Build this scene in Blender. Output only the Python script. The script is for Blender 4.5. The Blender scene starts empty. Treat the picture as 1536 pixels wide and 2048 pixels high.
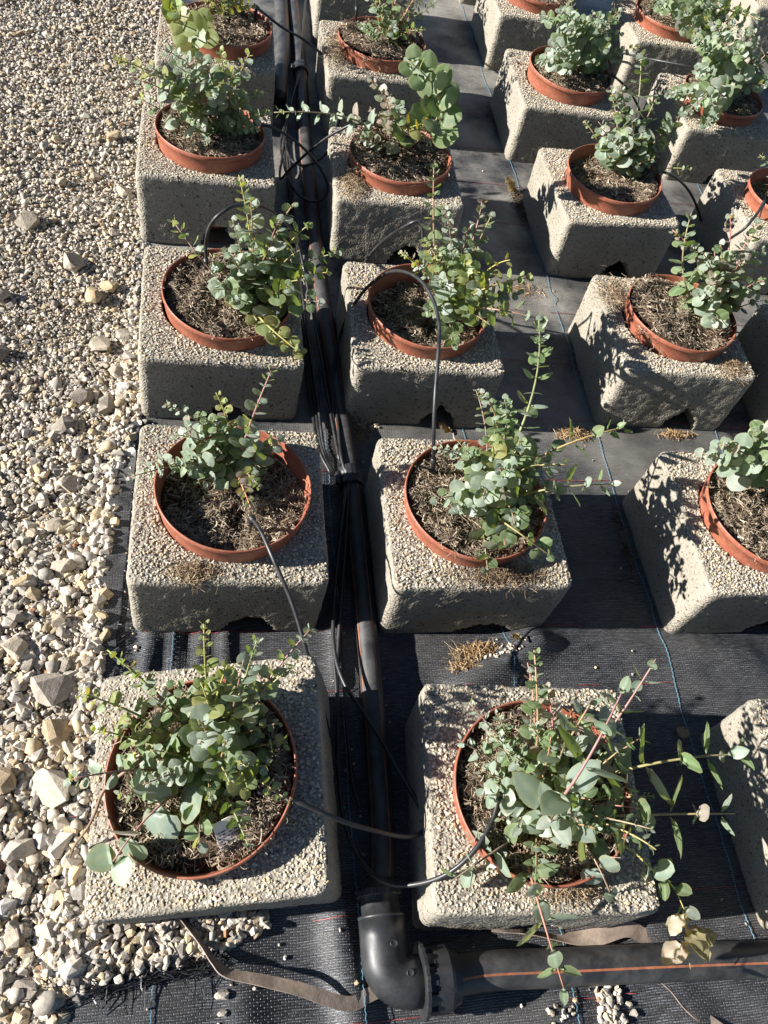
import bpy, bmesh, math, random
import numpy as np
from mathutils import Vector, Matrix, Euler, noise

# ------------------------------------------------------------------ camera, sky, sun, exposure
scene = bpy.context.scene
COL = scene.collection
cam_data = bpy.data.cameras.new('camera')
cam_data.sensor_fit = 'VERTICAL'
cam_data.sensor_height = 36.0
cam_data.lens = 27.22
cam_data.clip_start = 0.02
cam_data.clip_end = 400.0
cam = bpy.data.objects.new('camera', cam_data)
COL.objects.link(cam)
RX = Vector((0.98099412, -0.09292228, 0.17034077))
UX = Vector((-0.01742988, 0.83212711, 0.55431099))
FX = Vector((0.19325302, 0.54674484, -0.81469218))
M = Matrix((RX, UX, -FX)).transposed().to_4x4()
M.translation = Vector((0, 0, 1.6136))
cam.matrix_world = M
scene.camera = cam

SUN_EL = math.radians(24.0)
SUN_AZ = math.radians(0.4)          # direction the light travels, from +X
world = bpy.data.worlds.new('World')
scene.world = world
world.use_nodes = True
wn = world.node_tree
bg = wn.nodes['Background']
sky = wn.nodes.new('ShaderNodeTexSky')
sky.sky_type = 'NISHITA'
sky.sun_disc = False
sky.sun_elevation = SUN_EL
sky.sun_rotation = math.radians(270)
sky.altitude = 1500
sky.air_density = 0.8
sky.dust_density = 0.2
wn.links.new(sky.outputs[0], bg.inputs[0])
bg.inputs[1].default_value = 0.05
sun_data = bpy.data.lights.new('sun', 'SUN')
sun_data.energy = 5.0
sun_data.angle = math.radians(0.53)
sun_data.color = (1.0, 0.968, 0.925)
sun = bpy.data.objects.new('sun', sun_data)
COL.objects.link(sun)
L = Vector((math.cos(SUN_EL) * math.cos(SUN_AZ), math.cos(SUN_EL) * math.sin(SUN_AZ), -math.sin(SUN_EL)))
sun.rotation_euler = L.to_track_quat('-Z', 'Y').to_euler()
sun.location = (-4, 0, 4)
vs = scene.view_settings
vs.view_transform = 'Standard'
vs.look = 'None'
vs.gamma = 1.0
vs.use_curve_mapping = False
vs.exposure = 1.36
scene.cycles.max_bounces = 4
scene.cycles.diffuse_bounces = 2
scene.cycles.glossy_bounces = 2
scene.cycles.transmission_bounces = 3
scene.cycles.transparent_max_bounces = 4

rnd = random.Random(7)
rng = np.random.default_rng(11)

# ------------------------------------------------------------------ helpers
def tag(o, label=None, cat=None, group=None, kind=None):
    if label: o['label'] = label
    if cat: o['category'] = cat
    if group: o['group'] = group
    if kind: o['kind'] = kind
    return o

def empty(name, loc=(0, 0, 0), rot=None):
    o = bpy.data.objects.new(name, None)
    o.empty_display_size = 0.05
    o.location = loc
    if rot is not None: o.rotation_euler = rot
    COL.objects.link(o)
    return o

def link(name, me, parent=None, mat=None):
    o = bpy.data.objects.new(name, me)
    COL.objects.link(o)
    if parent is not None: o.parent = parent
    if mat is not None and not me.materials: me.materials.append(mat)
    return o

def mesh(name, verts, faces, mat=None, smooth=True, cols=None):
    me = bpy.data.meshes.new(name)
    me.from_pydata([tuple(v) for v in verts], [], [tuple(f) for f in faces])
    me.polygons.foreach_set('use_smooth', [smooth] * len(me.polygons))
    if cols is not None:
        a = me.color_attributes.new('tint', 'FLOAT_COLOR', 'POINT')
        a.data.foreach_set('color', np.asarray(cols, np.float32).ravel())
    if mat: me.materials.append(mat)
    me.update()
    return me

def npmesh(name, V, F, mat=None, smooth=False, cols=None):
    """V (n,3) float, F (m,k) int with k corners each"""
    me = bpy.data.meshes.new(name)
    k = F.shape[1]
    me.vertices.add(len(V)); me.vertices.foreach_set('co', V.astype(np.float32).ravel())
    me.loops.add(F.size); me.loops.foreach_set('vertex_index', F.astype(np.int32).ravel())
    me.polygons.add(len(F))
    me.polygons.foreach_set('loop_start', np.arange(0, F.size, k, dtype=np.int32))
    me.polygons.foreach_set('use_smooth', np.full(len(F), smooth))
    if cols is not None:
        a = me.color_attributes.new('tint', 'FLOAT_COLOR', 'POINT')
        a.data.foreach_set('color', cols.astype(np.float32).ravel())
    if mat: me.materials.append(mat)
    me.update(calc_edges=True)
    return me

def smooth_path(pts, per=6):
    P = [Vector(p) for p in pts]
    P = [P[0] + (P[0] - P[1])] + P + [P[-1] + (P[-1] - P[-2])]
    out = []
    for i in range(1, len(P) - 2):
        a, b, c, d = P[i - 1], P[i], P[i + 1], P[i + 2]
        for j in range(per):
            t = j / per
            out.append(0.5 * ((2 * b) + (c - a) * t + (2 * a - 5 * b + 4 * c - d) * t * t + (3 * b - a - 3 * c + d) * t ** 3))
    out.append(P[-2])
    return out

def frames(path):
    T = []
    n = len(path)
    for i in range(n):
        t = path[min(i + 1, n - 1)] - path[max(i - 1, 0)]
        T.append(t.normalized() if t.length > 1e-9 else Vector((0, 0, 1)))
    u = T[0].cross(Vector((0, 0, 1)))
    if u.length < 1e-3: u = T[0].cross(Vector((0, 1, 0)))
    u.normalize()
    out = []
    for t in T:
        u = (u - t * u.dot(t))
        if u.length < 1e-6: u = t.orthogonal()
        u = u.normalized()
        out.append((t, u, t.cross(u)))
    return out

def tube_vf(path, rad, sides=8, cap=True):
    fr = frames(path)
    V, F = [], []
    n = len(path)
    for i, p in enumerate(path):
        r = rad(i / (n - 1)) if callable(rad) else rad
        t, u, v = fr[i]
        for k in range(sides):
            a = 2 * math.pi * k / sides
            V.append(p + u * (math.cos(a) * r) + v * (math.sin(a) * r))
    for i in range(n - 1):
        for k in range(sides):
            k2 = (k + 1) % sides
            F.append((i * sides + k, i * sides + k2, (i + 1) * sides + k2, (i + 1) * sides + k))
    if cap:
        F.append(tuple(range(sides - 1, -1, -1)))
        F.append(tuple((n - 1) * sides + k for k in range(sides)))
    return V, F

def ribbon_vf(path, width, thick, up=None, twist=None):
    """flat band with thickness"""
    fr = frames(path)
    V, F = [], []
    n = len(path)
    for i, p in enumerate(path):
        t, u, v = fr[i]
        side = t.cross(up).normalized() if up is not None else u
        nor = side.cross(t).normalized()
        if twist:
            a = twist(i / (n - 1))
            side, nor = side * math.cos(a) + nor * math.sin(a), nor * math.cos(a) - side * math.sin(a)
        w = width(i / (n - 1)) if callable(width) else width
        for s, h in ((-1, -1), (1, -1), (1, 1), (-1, 1)):
            V.append(p + side * (s * w / 2) + nor * (h * thick / 2))
    for i in range(n - 1):
        for k in range(4):
            k2 = (k + 1) % 4
            F.append((i * 4 + k, i * 4 + k2, (i + 1) * 4 + k2, (i + 1) * 4 + k))
    F.append((3, 2, 1, 0)); F.append(tuple((n - 1) * 4 + k for k in range(4)))
    return V, F

def lathe_vf(profile, seg=48, axis=None):
    V, F = [], []
    n = len(profile)
    for k in range(seg):
        a = 2 * math.pi * k / seg
        for r, z in profile:
            V.append(Vector((r * math.cos(a), r * math.sin(a), z)))
    for k in range(seg):
        k2 = (k + 1) % seg
        for i in range(n - 1):
            F.append((k * n + i, k2 * n + i, k2 * n + i + 1, k * n + i + 1))
    return V, F

def merge(parts):
    V, F = [], []
    for v, f in parts:
        o = len(V)
        V += list(v)
        F += [tuple(i + o for i in q) for q in f]
    return V, F

def fbm(p, s, o=3):
    return noise.fractal(Vector(p) * s, 1.0, 2.0, o)

# ------------------------------------------------------------------ materials
def new_mat(name):
    m = bpy.data.materials.new(name)
    m.use_nodes = True
    nt = m.node_tree
    return m, nt, nt.nodes['Principled BSDF'], nt.nodes['Material Output']

def N(nt, typ, **kw):
    n = nt.nodes.new(typ)
    for k, v in kw.items():
        if k in ('inputs',):
            for a, b in v.items(): n.inputs[a].default_value = b
        else: setattr(n, k, v)
    return n

def ramp(nt, fac, stops):
    r = nt.nodes.new('ShaderNodeValToRGB')
    el = r.color_ramp.elements
    while len(el) < len(stops): el.new(0.5)
    for e, (p, c) in zip(el, stops):
        e.position = p
        e.color = (*c, 1) if len(c) == 3 else c
    nt.links.new(fac, r.inputs[0])
    return r

def mixc(nt, mode, fac, a, b):
    n = nt.nodes.new('ShaderNodeMix')
    n.data_type = 'RGBA'; n.blend_type = mode
    for sock, val in ((n.inputs[0], fac), (n.inputs[6], a), (n.inputs[7], b)):
        if hasattr(val, 'links'): nt.links.new(val, sock)
        elif isinstance(val, tuple): sock.default_value = (*val, 1) if len(val) == 3 else val
        else: sock.default_value = val
    return n.outputs[2]

def bump(nt, bs, height, strength, dist, prev=None):
    b = nt.nodes.new('ShaderNodeBump')
    b.inputs['Strength'].default_value = strength
    b.inputs['Distance'].default_value = dist
    nt.links.new(height, b.inputs['Height'])
    if prev is not None: nt.links.new(prev.outputs[0], b.inputs['Normal'])
    nt.links.new(b.outputs[0], bs.inputs['Normal'])
    return b

def coords(nt, kind='Object'):
    return nt.nodes.new('ShaderNodeTexCoord').outputs[kind]

def tex(nt, typ, vec, **inp):
    n = nt.nodes.new(typ)
    nt.links.new(vec, n.inputs['Vector'])
    for k, v in inp.items(): n.inputs[k.replace('_', ' ')].default_value = v
    return n

# concrete -----------------------------------------------------------
def m_concrete():
    m, nt, b, out = new_mat('concrete')
    c = coords(nt)
    n1 = tex(nt, 'ShaderNodeTexNoise', c, Scale=9.0, Detail=5.0, Roughness=0.6)
    n2 = tex(nt, 'ShaderNodeTexNoise', c, Scale=260.0, Detail=3.0, Roughness=0.6)
    vo = tex(nt, 'ShaderNodeTexVoronoi', c, Scale=190.0, Randomness=1.0)
    r1 = ramp(nt, n1.outputs['Fac'], [(0.3, (0.245, 0.220, 0.176)), (0.7, (0.325, 0.298, 0.248))])
    r2 = ramp(nt, n2.outputs['Fac'], [(0.28, (0.5, 0.48, 0.45)), (0.45, (0.95, 0.94, 0.92)), (0.75, (1.12, 1.1, 1.06))])
    col = mixc(nt, 'MULTIPLY', 1.0, r1.outputs[0], r2.outputs[0])
    pit = tex(nt, 'ShaderNodeTexNoise', c, Scale=120.0, Detail=2.0, Roughness=0.5)
    rp = ramp(nt, pit.outputs['Fac'], [(0.29, (0.28, 0.26, 0.23)), (0.40, (1, 1, 1))])
    col = mixc(nt, 'MULTIPLY', 1.0, col, rp.outputs[0])
    nt.links.new(col, b.inputs['Base Color'])
    b.inputs['Roughness'].default_value = 0.92
    b.inputs['Specular IOR Level'].default_value = 0.2
    b1 = bump(nt, b, vo.outputs['Distance'], 0.55, 0.004)
    b2 = bump(nt, b, rp.outputs[0], 0.6, 0.003, b1)
    bump(nt, b, n2.outputs['Fac'], 0.4, 0.002, b2)
    return m

def m_attr(name, rough=0.85, bump_scale=180.0, bstr=0.4, bdist=0.002, spec=0.25, mottled=0.25):
    m, nt, b, out = new_mat(name)
    at = N(nt, 'ShaderNodeVertexColor', layer_name='tint')
    c = coords(nt)
    n = tex(nt, 'ShaderNodeTexNoise', c, Scale=bump_scale, Detail=4.0, Roughness=0.6)
    r = ramp(nt, n.outputs['Fac'], [(0.3, (1 - mottled,) * 3), (0.7, (1 + mottled * 0.6,) * 3)])
    nt.links.new(mixc(nt, 'MULTIPLY', 1.0, at.outputs[0], r.outputs[0]), b.inputs['Base Color'])
    b.inputs['Roughness'].default_value = rough
    b.inputs['Specular IOR Level'].default_value = spec
    bump(nt, b, n.outputs['Fac'], bstr, bdist)
    return m

def m_stone():
    m, nt, b, out = new_mat('limestone')
    oi = N(nt, 'ShaderNodeObjectInfo')
    c = coords(nt)
    n = tex(nt, 'ShaderNodeTexNoise', c, Scale=3.5, Detail=6.0, Roughness=0.65)
    n2 = tex(nt, 'ShaderNodeTexNoise', c, Scale=14.0, Detail=4.0, Roughness=0.6)
    r = ramp(nt, n.outputs['Fac'], [(0.3, (0.72, 0.7, 0.66)), (0.7, (1.15, 1.13, 1.1))])
    nt.links.new(mixc(nt, 'MULTIPLY', 1.0, oi.outputs['Color'], r.outputs[0]), b.inputs['Base Color'])
    b.inputs['Roughness'].default_value = 0.9
    b.inputs['Specular IOR Level'].default_value = 0.2
    b1 = bump(nt, b, n.outputs['Fac'], 0.6, 0.004)
    bump(nt, b, n2.outputs['Fac'], 0.5, 0.0012, b1)
    return m

def m_gravel_base():
    m, nt, b, out = new_mat('fine_gravel')
    c = coords(nt)
    v = tex(nt, 'ShaderNodeTexVoronoi', c, Scale=110.0)
    n = tex(nt, 'ShaderNodeTexNoise', c, Scale=30.0, Detail=5.0)
    r = ramp(nt, v.outputs['Color'], [(0.1, (0.28, 0.24, 0.19)), (0.6, (0.45, 0.40, 0.335)), (0.95, (0.54, 0.50, 0.43))])
    r2 = ramp(nt, n.outputs['Fac'], [(0.3, (0.7, 0.68, 0.65)), (0.7, (1.05, 1.03, 1.0))])
    nt.links.new(mixc(nt, 'MULTIPLY', 1.0, r.outputs[0], r2.outputs[0]), b.inputs['Base Color'])
    b.inputs['Roughness'].default_value = 0.95
    inv = N(nt, 'ShaderNodeMath', operation='SUBTRACT', inputs={0: 1.0}); nt.links.new(v.outputs['Distance'], inv.inputs[1])
    bump(nt, b, inv.outputs[0], 0.9, 0.008)
    return m

# weed fabric ----------------------------------------------------------
def m_fabric():
    m, nt, b, out = new_mat('woven_fabric')
    c = coords(nt)
    mp = N(nt, 'ShaderNodeMapping'); nt.links.new(c, mp.inputs[0])
    dist = tex(nt, 'ShaderNodeTexNoise', c, Scale=14.0, Detail=2.0)
    wob = N(nt, 'ShaderNodeVectorMath', operation='MULTIPLY_ADD')
    nt.links.new(dist.outputs['Color'], wob.inputs[0]); wob.inputs[1].default_value = (0.006, 0.006, 0); nt.links.new(mp.outputs[0], wob.inputs[2])
    br = tex(nt, 'ShaderNodeTexBrick', wob.outputs[0], Scale=78.0, Mortar_Size=0.10, Mortar_Smooth=0.6, Bias=0.0, Brick_Width=0.95, Row_Height=0.34)
    br.inputs['Color1'].default_value = (1, 1, 1, 1); br.inputs['Color2'].default_value = (0.22, 0.22, 0.22, 1); br.inputs['Mortar'].default_value = (0, 0, 0, 1)
    big = tex(nt, 'ShaderNodeTexNoise', c, Scale=3.2, Detail=6.0, Roughness=0.62)
    fine = tex(nt, 'ShaderNodeTexNoise', c, Scale=420.0, Detail=2.0, Roughness=0.7)
    dust = ramp(nt, big.outputs['Fac'], [(0.38, (0, 0, 0)), (0.64, (1, 1, 1))])
    base = ramp(nt, br.outputs['Color'], [(0.0, (0.012, 0.013, 0.017)), (1.0, (0.104, 0.108, 0.118))])
    fr = ramp(nt, fine.outputs['Fac'], [(0.35, (0.55,) * 3), (0.7, (1.7,) * 3)])
    mp2 = N(nt, 'ShaderNodeMapping'); mp2.inputs['Scale'].default_value = (28.0, 260.0, 1.0); nt.links.new(c, mp2.inputs[0])
    stk = tex(nt, 'ShaderNodeTexNoise', mp2.outputs[0], Scale=1.0, Detail=3.0, Roughness=0.6)
    sr = ramp(nt, stk.outputs['Fac'], [(0.35, (0.35,) * 3), (0.65, (1.5,) * 3)])
    basec = mixc(nt, 'MULTIPLY', 1.0, base.outputs[0], fr.outputs[0])
    basec = mixc(nt, 'MULTIPLY', 1.0, basec, sr.outputs[0])
    dm = N(nt, 'ShaderNodeMath', operation='MULTIPLY', inputs={1: 0.45}); nt.links.new(dust.outputs[0], dm.inputs[0])
    # dustier away from the front edge, where less rain runs off
    sp = N(nt, 'ShaderNodeSeparateXYZ'); nt.links.new(c, sp.inputs[0])
    my = N(nt, 'ShaderNodeMapRange', inputs={1: 0.9, 2: 1.8, 3: 0.35, 4: 2.2}); nt.links.new(sp.outputs[1], my.inputs[0])
    dm2 = N(nt, 'ShaderNodeMath', operation='MULTIPLY'); nt.links.new(dm.outputs[0], dm2.inputs[0]); nt.links.new(my.outputs[0], dm2.inputs[1])
    col = mixc(nt, 'MIX', dm2.outputs[0], basec, (0.33, 0.305, 0.26))
    nt.links.new(col, b.inputs['Base Color'])
    rr = ramp(nt, fine.outputs['Fac'], [(0.3, (0.32,) * 3), (0.7, (0.62,) * 3)])
    nt.links.new(rr.outputs[0], b.inputs['Roughness'])
    b.inputs['Specular IOR Level'].default_value = 0.5
    b1 = bump(nt, b, br.outputs['Color'], 1.0, 0.0028)
    b2 = bump(nt, b, stk.outputs['Fac'], 0.6, 0.0025, b1)
    bump(nt, b, fine.outputs['Fac'], 0.5, 0.0012, b2)
    return m

def m_plain(name, col, rough=0.5, spec=0.5, nscale=40.0, var=0.2, bstr=0.15, bdist=0.001, dust=0.0, dustcol=(0.3, 0.27, 0.22)):
    m, nt, b, out = new_mat(name)
    c = coords(nt)
    n = tex(nt, 'ShaderNodeTexNoise', c, Scale=nscale, Detail=5.0, Roughness=0.6)
    r = ramp(nt, n.outputs['Fac'], [(0.3, tuple(x * (1 - var) for x in col)), (0.7, tuple(x * (1 + var) for x in col))])
    o = r.outputs[0]
    if dust:
        n2 = tex(nt, 'ShaderNodeTexNoise', c, Scale=nscale * 0.35, Detail=7.0, Roughness=0.7)
        f = ramp(nt, n2.outputs['Fac'], [(0.4, (0, 0, 0)), (0.75, (dust,) * 3)])
        o = mixc(nt, 'MIX', f.outputs[0], o, dustcol)
        rr = ramp(nt, n2.outputs['Fac'], [(0.35, (rough,) * 3), (0.75, (min(1, rough + 0.25),) * 3)])
        nt.links.new(rr.outputs[0], b.inputs['Roughness'])
    nt.links.new(o, b.inputs['Base Color'])
    if not dust: b.inputs['Roughness'].default_value = rough
    b.inputs['Specular IOR Level'].default_value = spec
    bump(nt, b, n.outputs['Fac'], bstr, bdist)
    return m

def m_leaf():
    m, nt, b, out = new_mat('eucalyptus_leaf')
    oi = N(nt, 'ShaderNodeObjectInfo')
    at = N(nt, 'ShaderNodeVertexColor', layer_name='tint')     # red: edge, green: midrib
    sp = N(nt, 'ShaderNodeSeparateColor'); nt.links.new(at.outputs[0], sp.inputs[0])
    c = coords(nt)
    n = tex(nt, 'ShaderNodeTexNoise', c, Scale=3.0, Detail=5.0, Roughness=0.65)
    r = ramp(nt, n.outputs['Fac'], [(0.3, (0.8, 0.82, 0.78)), (0.7, (1.18, 1.15, 1.2))])
    col = mixc(nt, 'MULTIPLY', 1.0, oi.outputs['Color'], r.outputs[0])
    e = N(nt, 'ShaderNodeMath', operation='MULTIPLY', inputs={1: 0.45}); nt.links.new(sp.outputs[0], e.inputs[0])
    col = mixc(nt, 'MIX', e.outputs[0], col, (0.28, 0.25, 0.12))
    g = N(nt, 'ShaderNodeMath', operation='MULTIPLY', inputs={1: 0.35}); nt.links.new(sp.outputs[1], g.inputs[0])
    col = mixc(nt, 'MIX', g.outputs[0], col, (0.38, 0.40, 0.25))
    ns = tex(nt, 'ShaderNodeTexNoise', c, Scale=7.0, Detail=3.0, Roughness=0.6)
    rs = ramp(nt, ns.outputs['Fac'], [(0.64, (0, 0, 0)), (0.72, (0.6,) * 3)])
    col = mixc(nt, 'MIX', rs.outputs[0], col, (0.20, 0.13, 0.07))
    nt.links.new(col, b.inputs['Base Color'])
    b.inputs['Roughness'].default_value = 0.48
    b.inputs['Specular IOR Level'].default_value = 0.45
    bump(nt, b, n.outputs['Fac'], 0.3, 0.003)
    tr = N(nt, 'ShaderNodeBsdfTranslucent')
    tcol = mixc(nt, 'MULTIPLY', 1.0, oi.outputs['Color'], (2.6, 2.3, 0.55))
    nt.links.new(tcol, tr.inputs[0])
    mx = N(nt, 'ShaderNodeMixShader'); mx.inputs[0].default_value = 0.30
    nt.links.new(b.outputs[0], mx.inputs[1]); nt.links.new(tr.outputs[0], mx.inputs[2])
    nt.links.new(mx.outputs[0], out.inputs[0])
    return m

def m_objcol(name, rough=0.55, var=0.25, scale=60.0):
    m, nt, b, out = new_mat(name)
    oi = N(nt, 'ShaderNodeObjectInfo')
    n = tex(nt, 'ShaderNodeTexNoise', coords(nt), Scale=scale, Detail=4.0)
    r = ramp(nt, n.outputs['Fac'], [(0.3, (1 - var,) * 3), (0.7, (1 + var,) * 3)])
    nt.links.new(mixc(nt, 'MULTIPLY', 1.0, oi.outputs['Color'], r.outputs[0]), b.inputs['Base Color'])
    b.inputs['Roughness'].default_value = rough
    return m

def m_terracotta():
    m, nt, b, out = new_mat('terracotta_plastic')
    c = coords(nt)
    n = tex(nt, 'ShaderNodeTexNoise', c, Scale=16.0, Detail=6.0, Roughness=0.65)
    n2 = tex(nt, 'ShaderNodeTexNoise', c, Scale=90.0, Detail=5.0, Roughness=0.7)
    r = ramp(nt, n.outputs['Fac'], [(0.3, (0.235, 0.070, 0.038)), (0.7, (0.315, 0.098, 0.056))])
    f = ramp(nt, n2.outputs['Fac'], [(0.48, (0, 0, 0)), (0.75, (0.6,) * 3)])
    col = mixc(nt, 'MIX', f.outputs[0], r.outputs[0], (0.33, 0.20, 0.13))
    nt.links.new(col, b.inputs['Base Color'])
    rr = ramp(nt, n2.outputs['Fac'], [(0.35, (0.36,) * 3), (0.7, (0.6,) * 3)])
    nt.links.new(rr.outputs[0], b.inputs['Roughness'])
    bump(nt, b, n2.outputs['Fac'], 0.1, 0.001)
    return m

def m_tag():
    m, nt, b, out = new_mat('printed_label')
    c = coords(nt)
    sp = N(nt, 'ShaderNodeSeparateXYZ'); nt.links.new(c, sp.inputs[0])
    # rows of tiny illegible print: row stripes broken up by noise, only on the front face
    row = N(nt, 'ShaderNodeMath', operation='MULTIPLY', inputs={1: 190.0}); nt.links.new(sp.outputs[1], row.inputs[0])
    fr = N(nt, 'ShaderNodeMath', operation='FRACT'); nt.links.new(row.outputs[0], fr.inputs[0])
    st = N(nt, 'ShaderNodeMath', operation='LESS_THAN', inputs={1: 0.46}); nt.links.new(fr.outputs[0], st.inputs[0])
    fl = N(nt, 'ShaderNodeMath', operation='FLOOR'); nt.links.new(row.outputs[0], fl.inputs[0])
    cv = N(nt, 'ShaderNodeCombineXYZ'); 
    mx = N(nt, 'ShaderNodeMath', operation='MULTIPLY', inputs={1: 330.0}); nt.links.new(sp.outputs[0], mx.inputs[0])
    nt.links.new(mx.outputs[0], cv.inputs[0])
    my = N(nt, 'ShaderNodeMath', operation='MULTIPLY', inputs={1: 7.31}); nt.links.new(fl.outputs[0], my.inputs[0]); nt.links.new(my.outputs[0], cv.inputs[1])
    nz = tex(nt, 'ShaderNodeTexNoise', cv.outputs[0], Scale=1.0, Detail=1.0)
    gt = N(nt, 'ShaderNodeMath', operation='GREATER_THAN', inputs={1: 0.47}); nt.links.new(nz.outputs['Fac'], gt.inputs[0])
    a = N(nt, 'ShaderNodeMath', operation='MULTIPLY'); nt.links.new(st.outputs[0], a.inputs[0]); nt.links.new(gt.outputs[0], a.inputs[1])
    zz = N(nt, 'ShaderNodeMath', operation='GREATER_THAN', inputs={1: 0.0012}); nt.links.new(sp.outputs[2], zz.inputs[0])
    a2 = N(nt, 'ShaderNodeMath', operation='MULTIPLY'); nt.links.new(a.outputs[0], a2.inputs[0]); nt.links.new(zz.outputs[0], a2.inputs[1])
    ax = N(nt, 'ShaderNodeMath', operation='ABSOLUTE'); nt.links.new(sp.outputs[0], ax.inputs[0])
    lx = N(nt, 'ShaderNodeMath', operation='LESS_THAN', inputs={1: 0.031}); nt.links.new(ax.outputs[0], lx.inputs[0])
    ay = N(nt, 'ShaderNodeMath', operation='LESS_THAN', inputs={1: 0.016}); nt.links.new(sp.outputs[1], ay.inputs[0])
    a3 = N(nt, 'ShaderNodeMath', operation='MULTIPLY'); nt.links.new(a2.outputs[0], a3.inputs[0]); nt.links.new(lx.outputs[0], a3.inputs[1])
    a4 = N(nt, 'ShaderNodeMath', operation='MULTIPLY'); nt.links.new(a3.outputs[0], a4.inputs[0]); nt.links.new(ay.outputs[0], a4.inputs[1])
    col = mixc(nt, 'MIX', a4.outputs[0], (0.72, 0.68, 0.60), (0.06, 0.055, 0.05))
    nt.links.new(col, b.inputs['Base Color'])
    b.inputs['Roughness'].default_value = 0.45
    return m

MAT = dict(
    concrete=m_concrete(), aggregate=m_attr('aggregate', 0.88, 260.0, 0.4, 0.0012),
    gravel=m_attr('gravel_stone', 0.9, 130.0, 0.45, 0.002, 0.2, 0.28), stone=m_stone(), gbase=m_gravel_base(),
    fabric=m_fabric(), leaf=m_leaf(), stem=m_objcol('stem_bark'), pot=m_terracotta(),
    soil=m_plain('potting_soil', (0.055, 0.037, 0.025), 0.95, 0.1, 90.0, 0.5, 0.9, 0.006),
    fibre=m_attr('coir_fibre', 0.8, 300.0, 0.2, 0.0005, 0.2, 0.2),
    pipe=m_plain('black_polyethylene', (0.022, 0.022, 0.023), 0.40, 0.5, 50.0, 0.25, 0.08, 0.0006, 0.40, (0.17, 0.16, 0.145)),
    fitting=m_plain('black_fitting', (0.016, 0.017, 0.019), 0.36, 0.5, 60.0, 0.25, 0.10, 0.0008, 0.14, (0.14, 0.13, 0.12)),
    tube=m_plain('drip_tube_plastic', (0.014, 0.014, 0.015), 0.33, 0.5, 60.0, 0.25, 0.05, 0.0004, 0.22, (0.15, 0.14, 0.13)),
    orange=m_plain('orange_stripe', (0.32, 0.105, 0.045), 0.5, 0.4, 70.0, 0.35, 0.05, 0.0003, 0.5, (0.12, 0.10, 0.09)),
    blue=m_plain('blue_thread', (0.13, 0.27, 0.36), 0.5, 0.4, 200.0, 0.4),
    red=m_plain('red_thread', (0.27, 0.05, 0.055), 0.5, 0.4, 60.0, 0.6),
    strap=m_plain('brown_tape', (0.25, 0.19, 0.145), 0.5, 0.5, 35.0, 0.45, 0.5, 0.003, 0.5, (0.27, 0.23, 0.19)),
    white=m_tag(), dryroot=m_plain('dry_root', (0.30, 0.20, 0.11), 0.85, 0.2, 120.0, 0.4),
    black=m_plain('black_yarn', (0.02, 0.021, 0.025), 0.4, 0.5, 200.0, 0.4),
)

# ------------------------------------------------------------------ pebble scatter
def pebble_templates(n_templates, seed, flat=0.75, nv=12):
    """irregular convex stones: hulls of points on an ellipsoid, all with the same vertex and face count"""
    q = random.Random(seed)
    T, FS = [], []
    while len(T) < n_templates:
        pts = []
        while len(pts) < nv:
            v = Vector((q.gauss(0, 1), q.gauss(0, 1), q.gauss(0, 1))).normalized()
            if all((v - p).length > 0.42 for p in pts): pts.append(v)
        bm = bmesh.new()
        vs_ = [bm.verts.new(p) for p in pts]
        bmesh.ops.convex_hull(bm, input=vs_)
        bmesh.ops.triangulate(bm, faces=bm.faces)
        bm.verts.index_update(); bm.normal_update()
        if len(bm.verts) != nv or len(bm.faces) != 2 * nv - 4: bm.free(); continue
        sc = Vector((1.0, q.uniform(0.6, 0.95), q.uniform(0.45, 0.8) * flat / 0.75))
        T.append([(v.co.x * sc.x, v.co.y * sc.y, v.co.z * sc.z) for v in bm.verts])
        FS.append([[v.index for v in f.verts] for f in bm.faces])
        bm.free()
    return np.array(T), np.array(FS)

def rot_mats(n, r, tilt=math.pi):
    z = r.uniform(0, 2 * math.pi, n); x = r.uniform(-tilt, tilt, n); y = r.uniform(-tilt, tilt, n)
    cz, sz, cx, sx, cy, sy = np.cos(z), np.sin(z), np.cos(x), np.sin(x), np.cos(y), np.sin(y)
    o, i = np.zeros(n), np.ones(n)
    Z = np.stack([cz, -sz, o, sz, cz, o, o, o, i], -1).reshape(-1, 3, 3)
    X = np.stack([i, o, o, o, cx, -sx, o, sx, cx], -1).reshape(-1, 3, 3)
    Y = np.stack([cy, o, sy, o, i, o, -sy, o, cy], -1).reshape(-1, 3, 3)
    return Z @ X @ Y

def pebbles(pos, size, seed, cols, tilt=0.6, templ=None, mat=None, name='gravel', soft=0.22):
    T, F = templ
    r = np.random.default_rng(seed)
    n = len(pos)
    k = r.integers(0, len(T), n)
    V = np.einsum('nij,nvj->nvi', rot_mats(n, r, tilt), T[k]) * size[:, None, None] + pos[:, None, :]
    nv = T.shape[1]
    FF = (F[k] + (np.arange(n) * nv)[:, None, None]).reshape(-1, 3)
    C = np.repeat(np.concatenate([cols, np.ones((n, 1))], 1)[:, None, :], nv, 1).reshape(-1, 4)
    me = npmesh(name, V.reshape(-1, 3), FF, mat, False, C)
    me.polygons.foreach_set('use_smooth', np.repeat(r.random(n) < soft, F.shape[1]))
    return me

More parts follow.
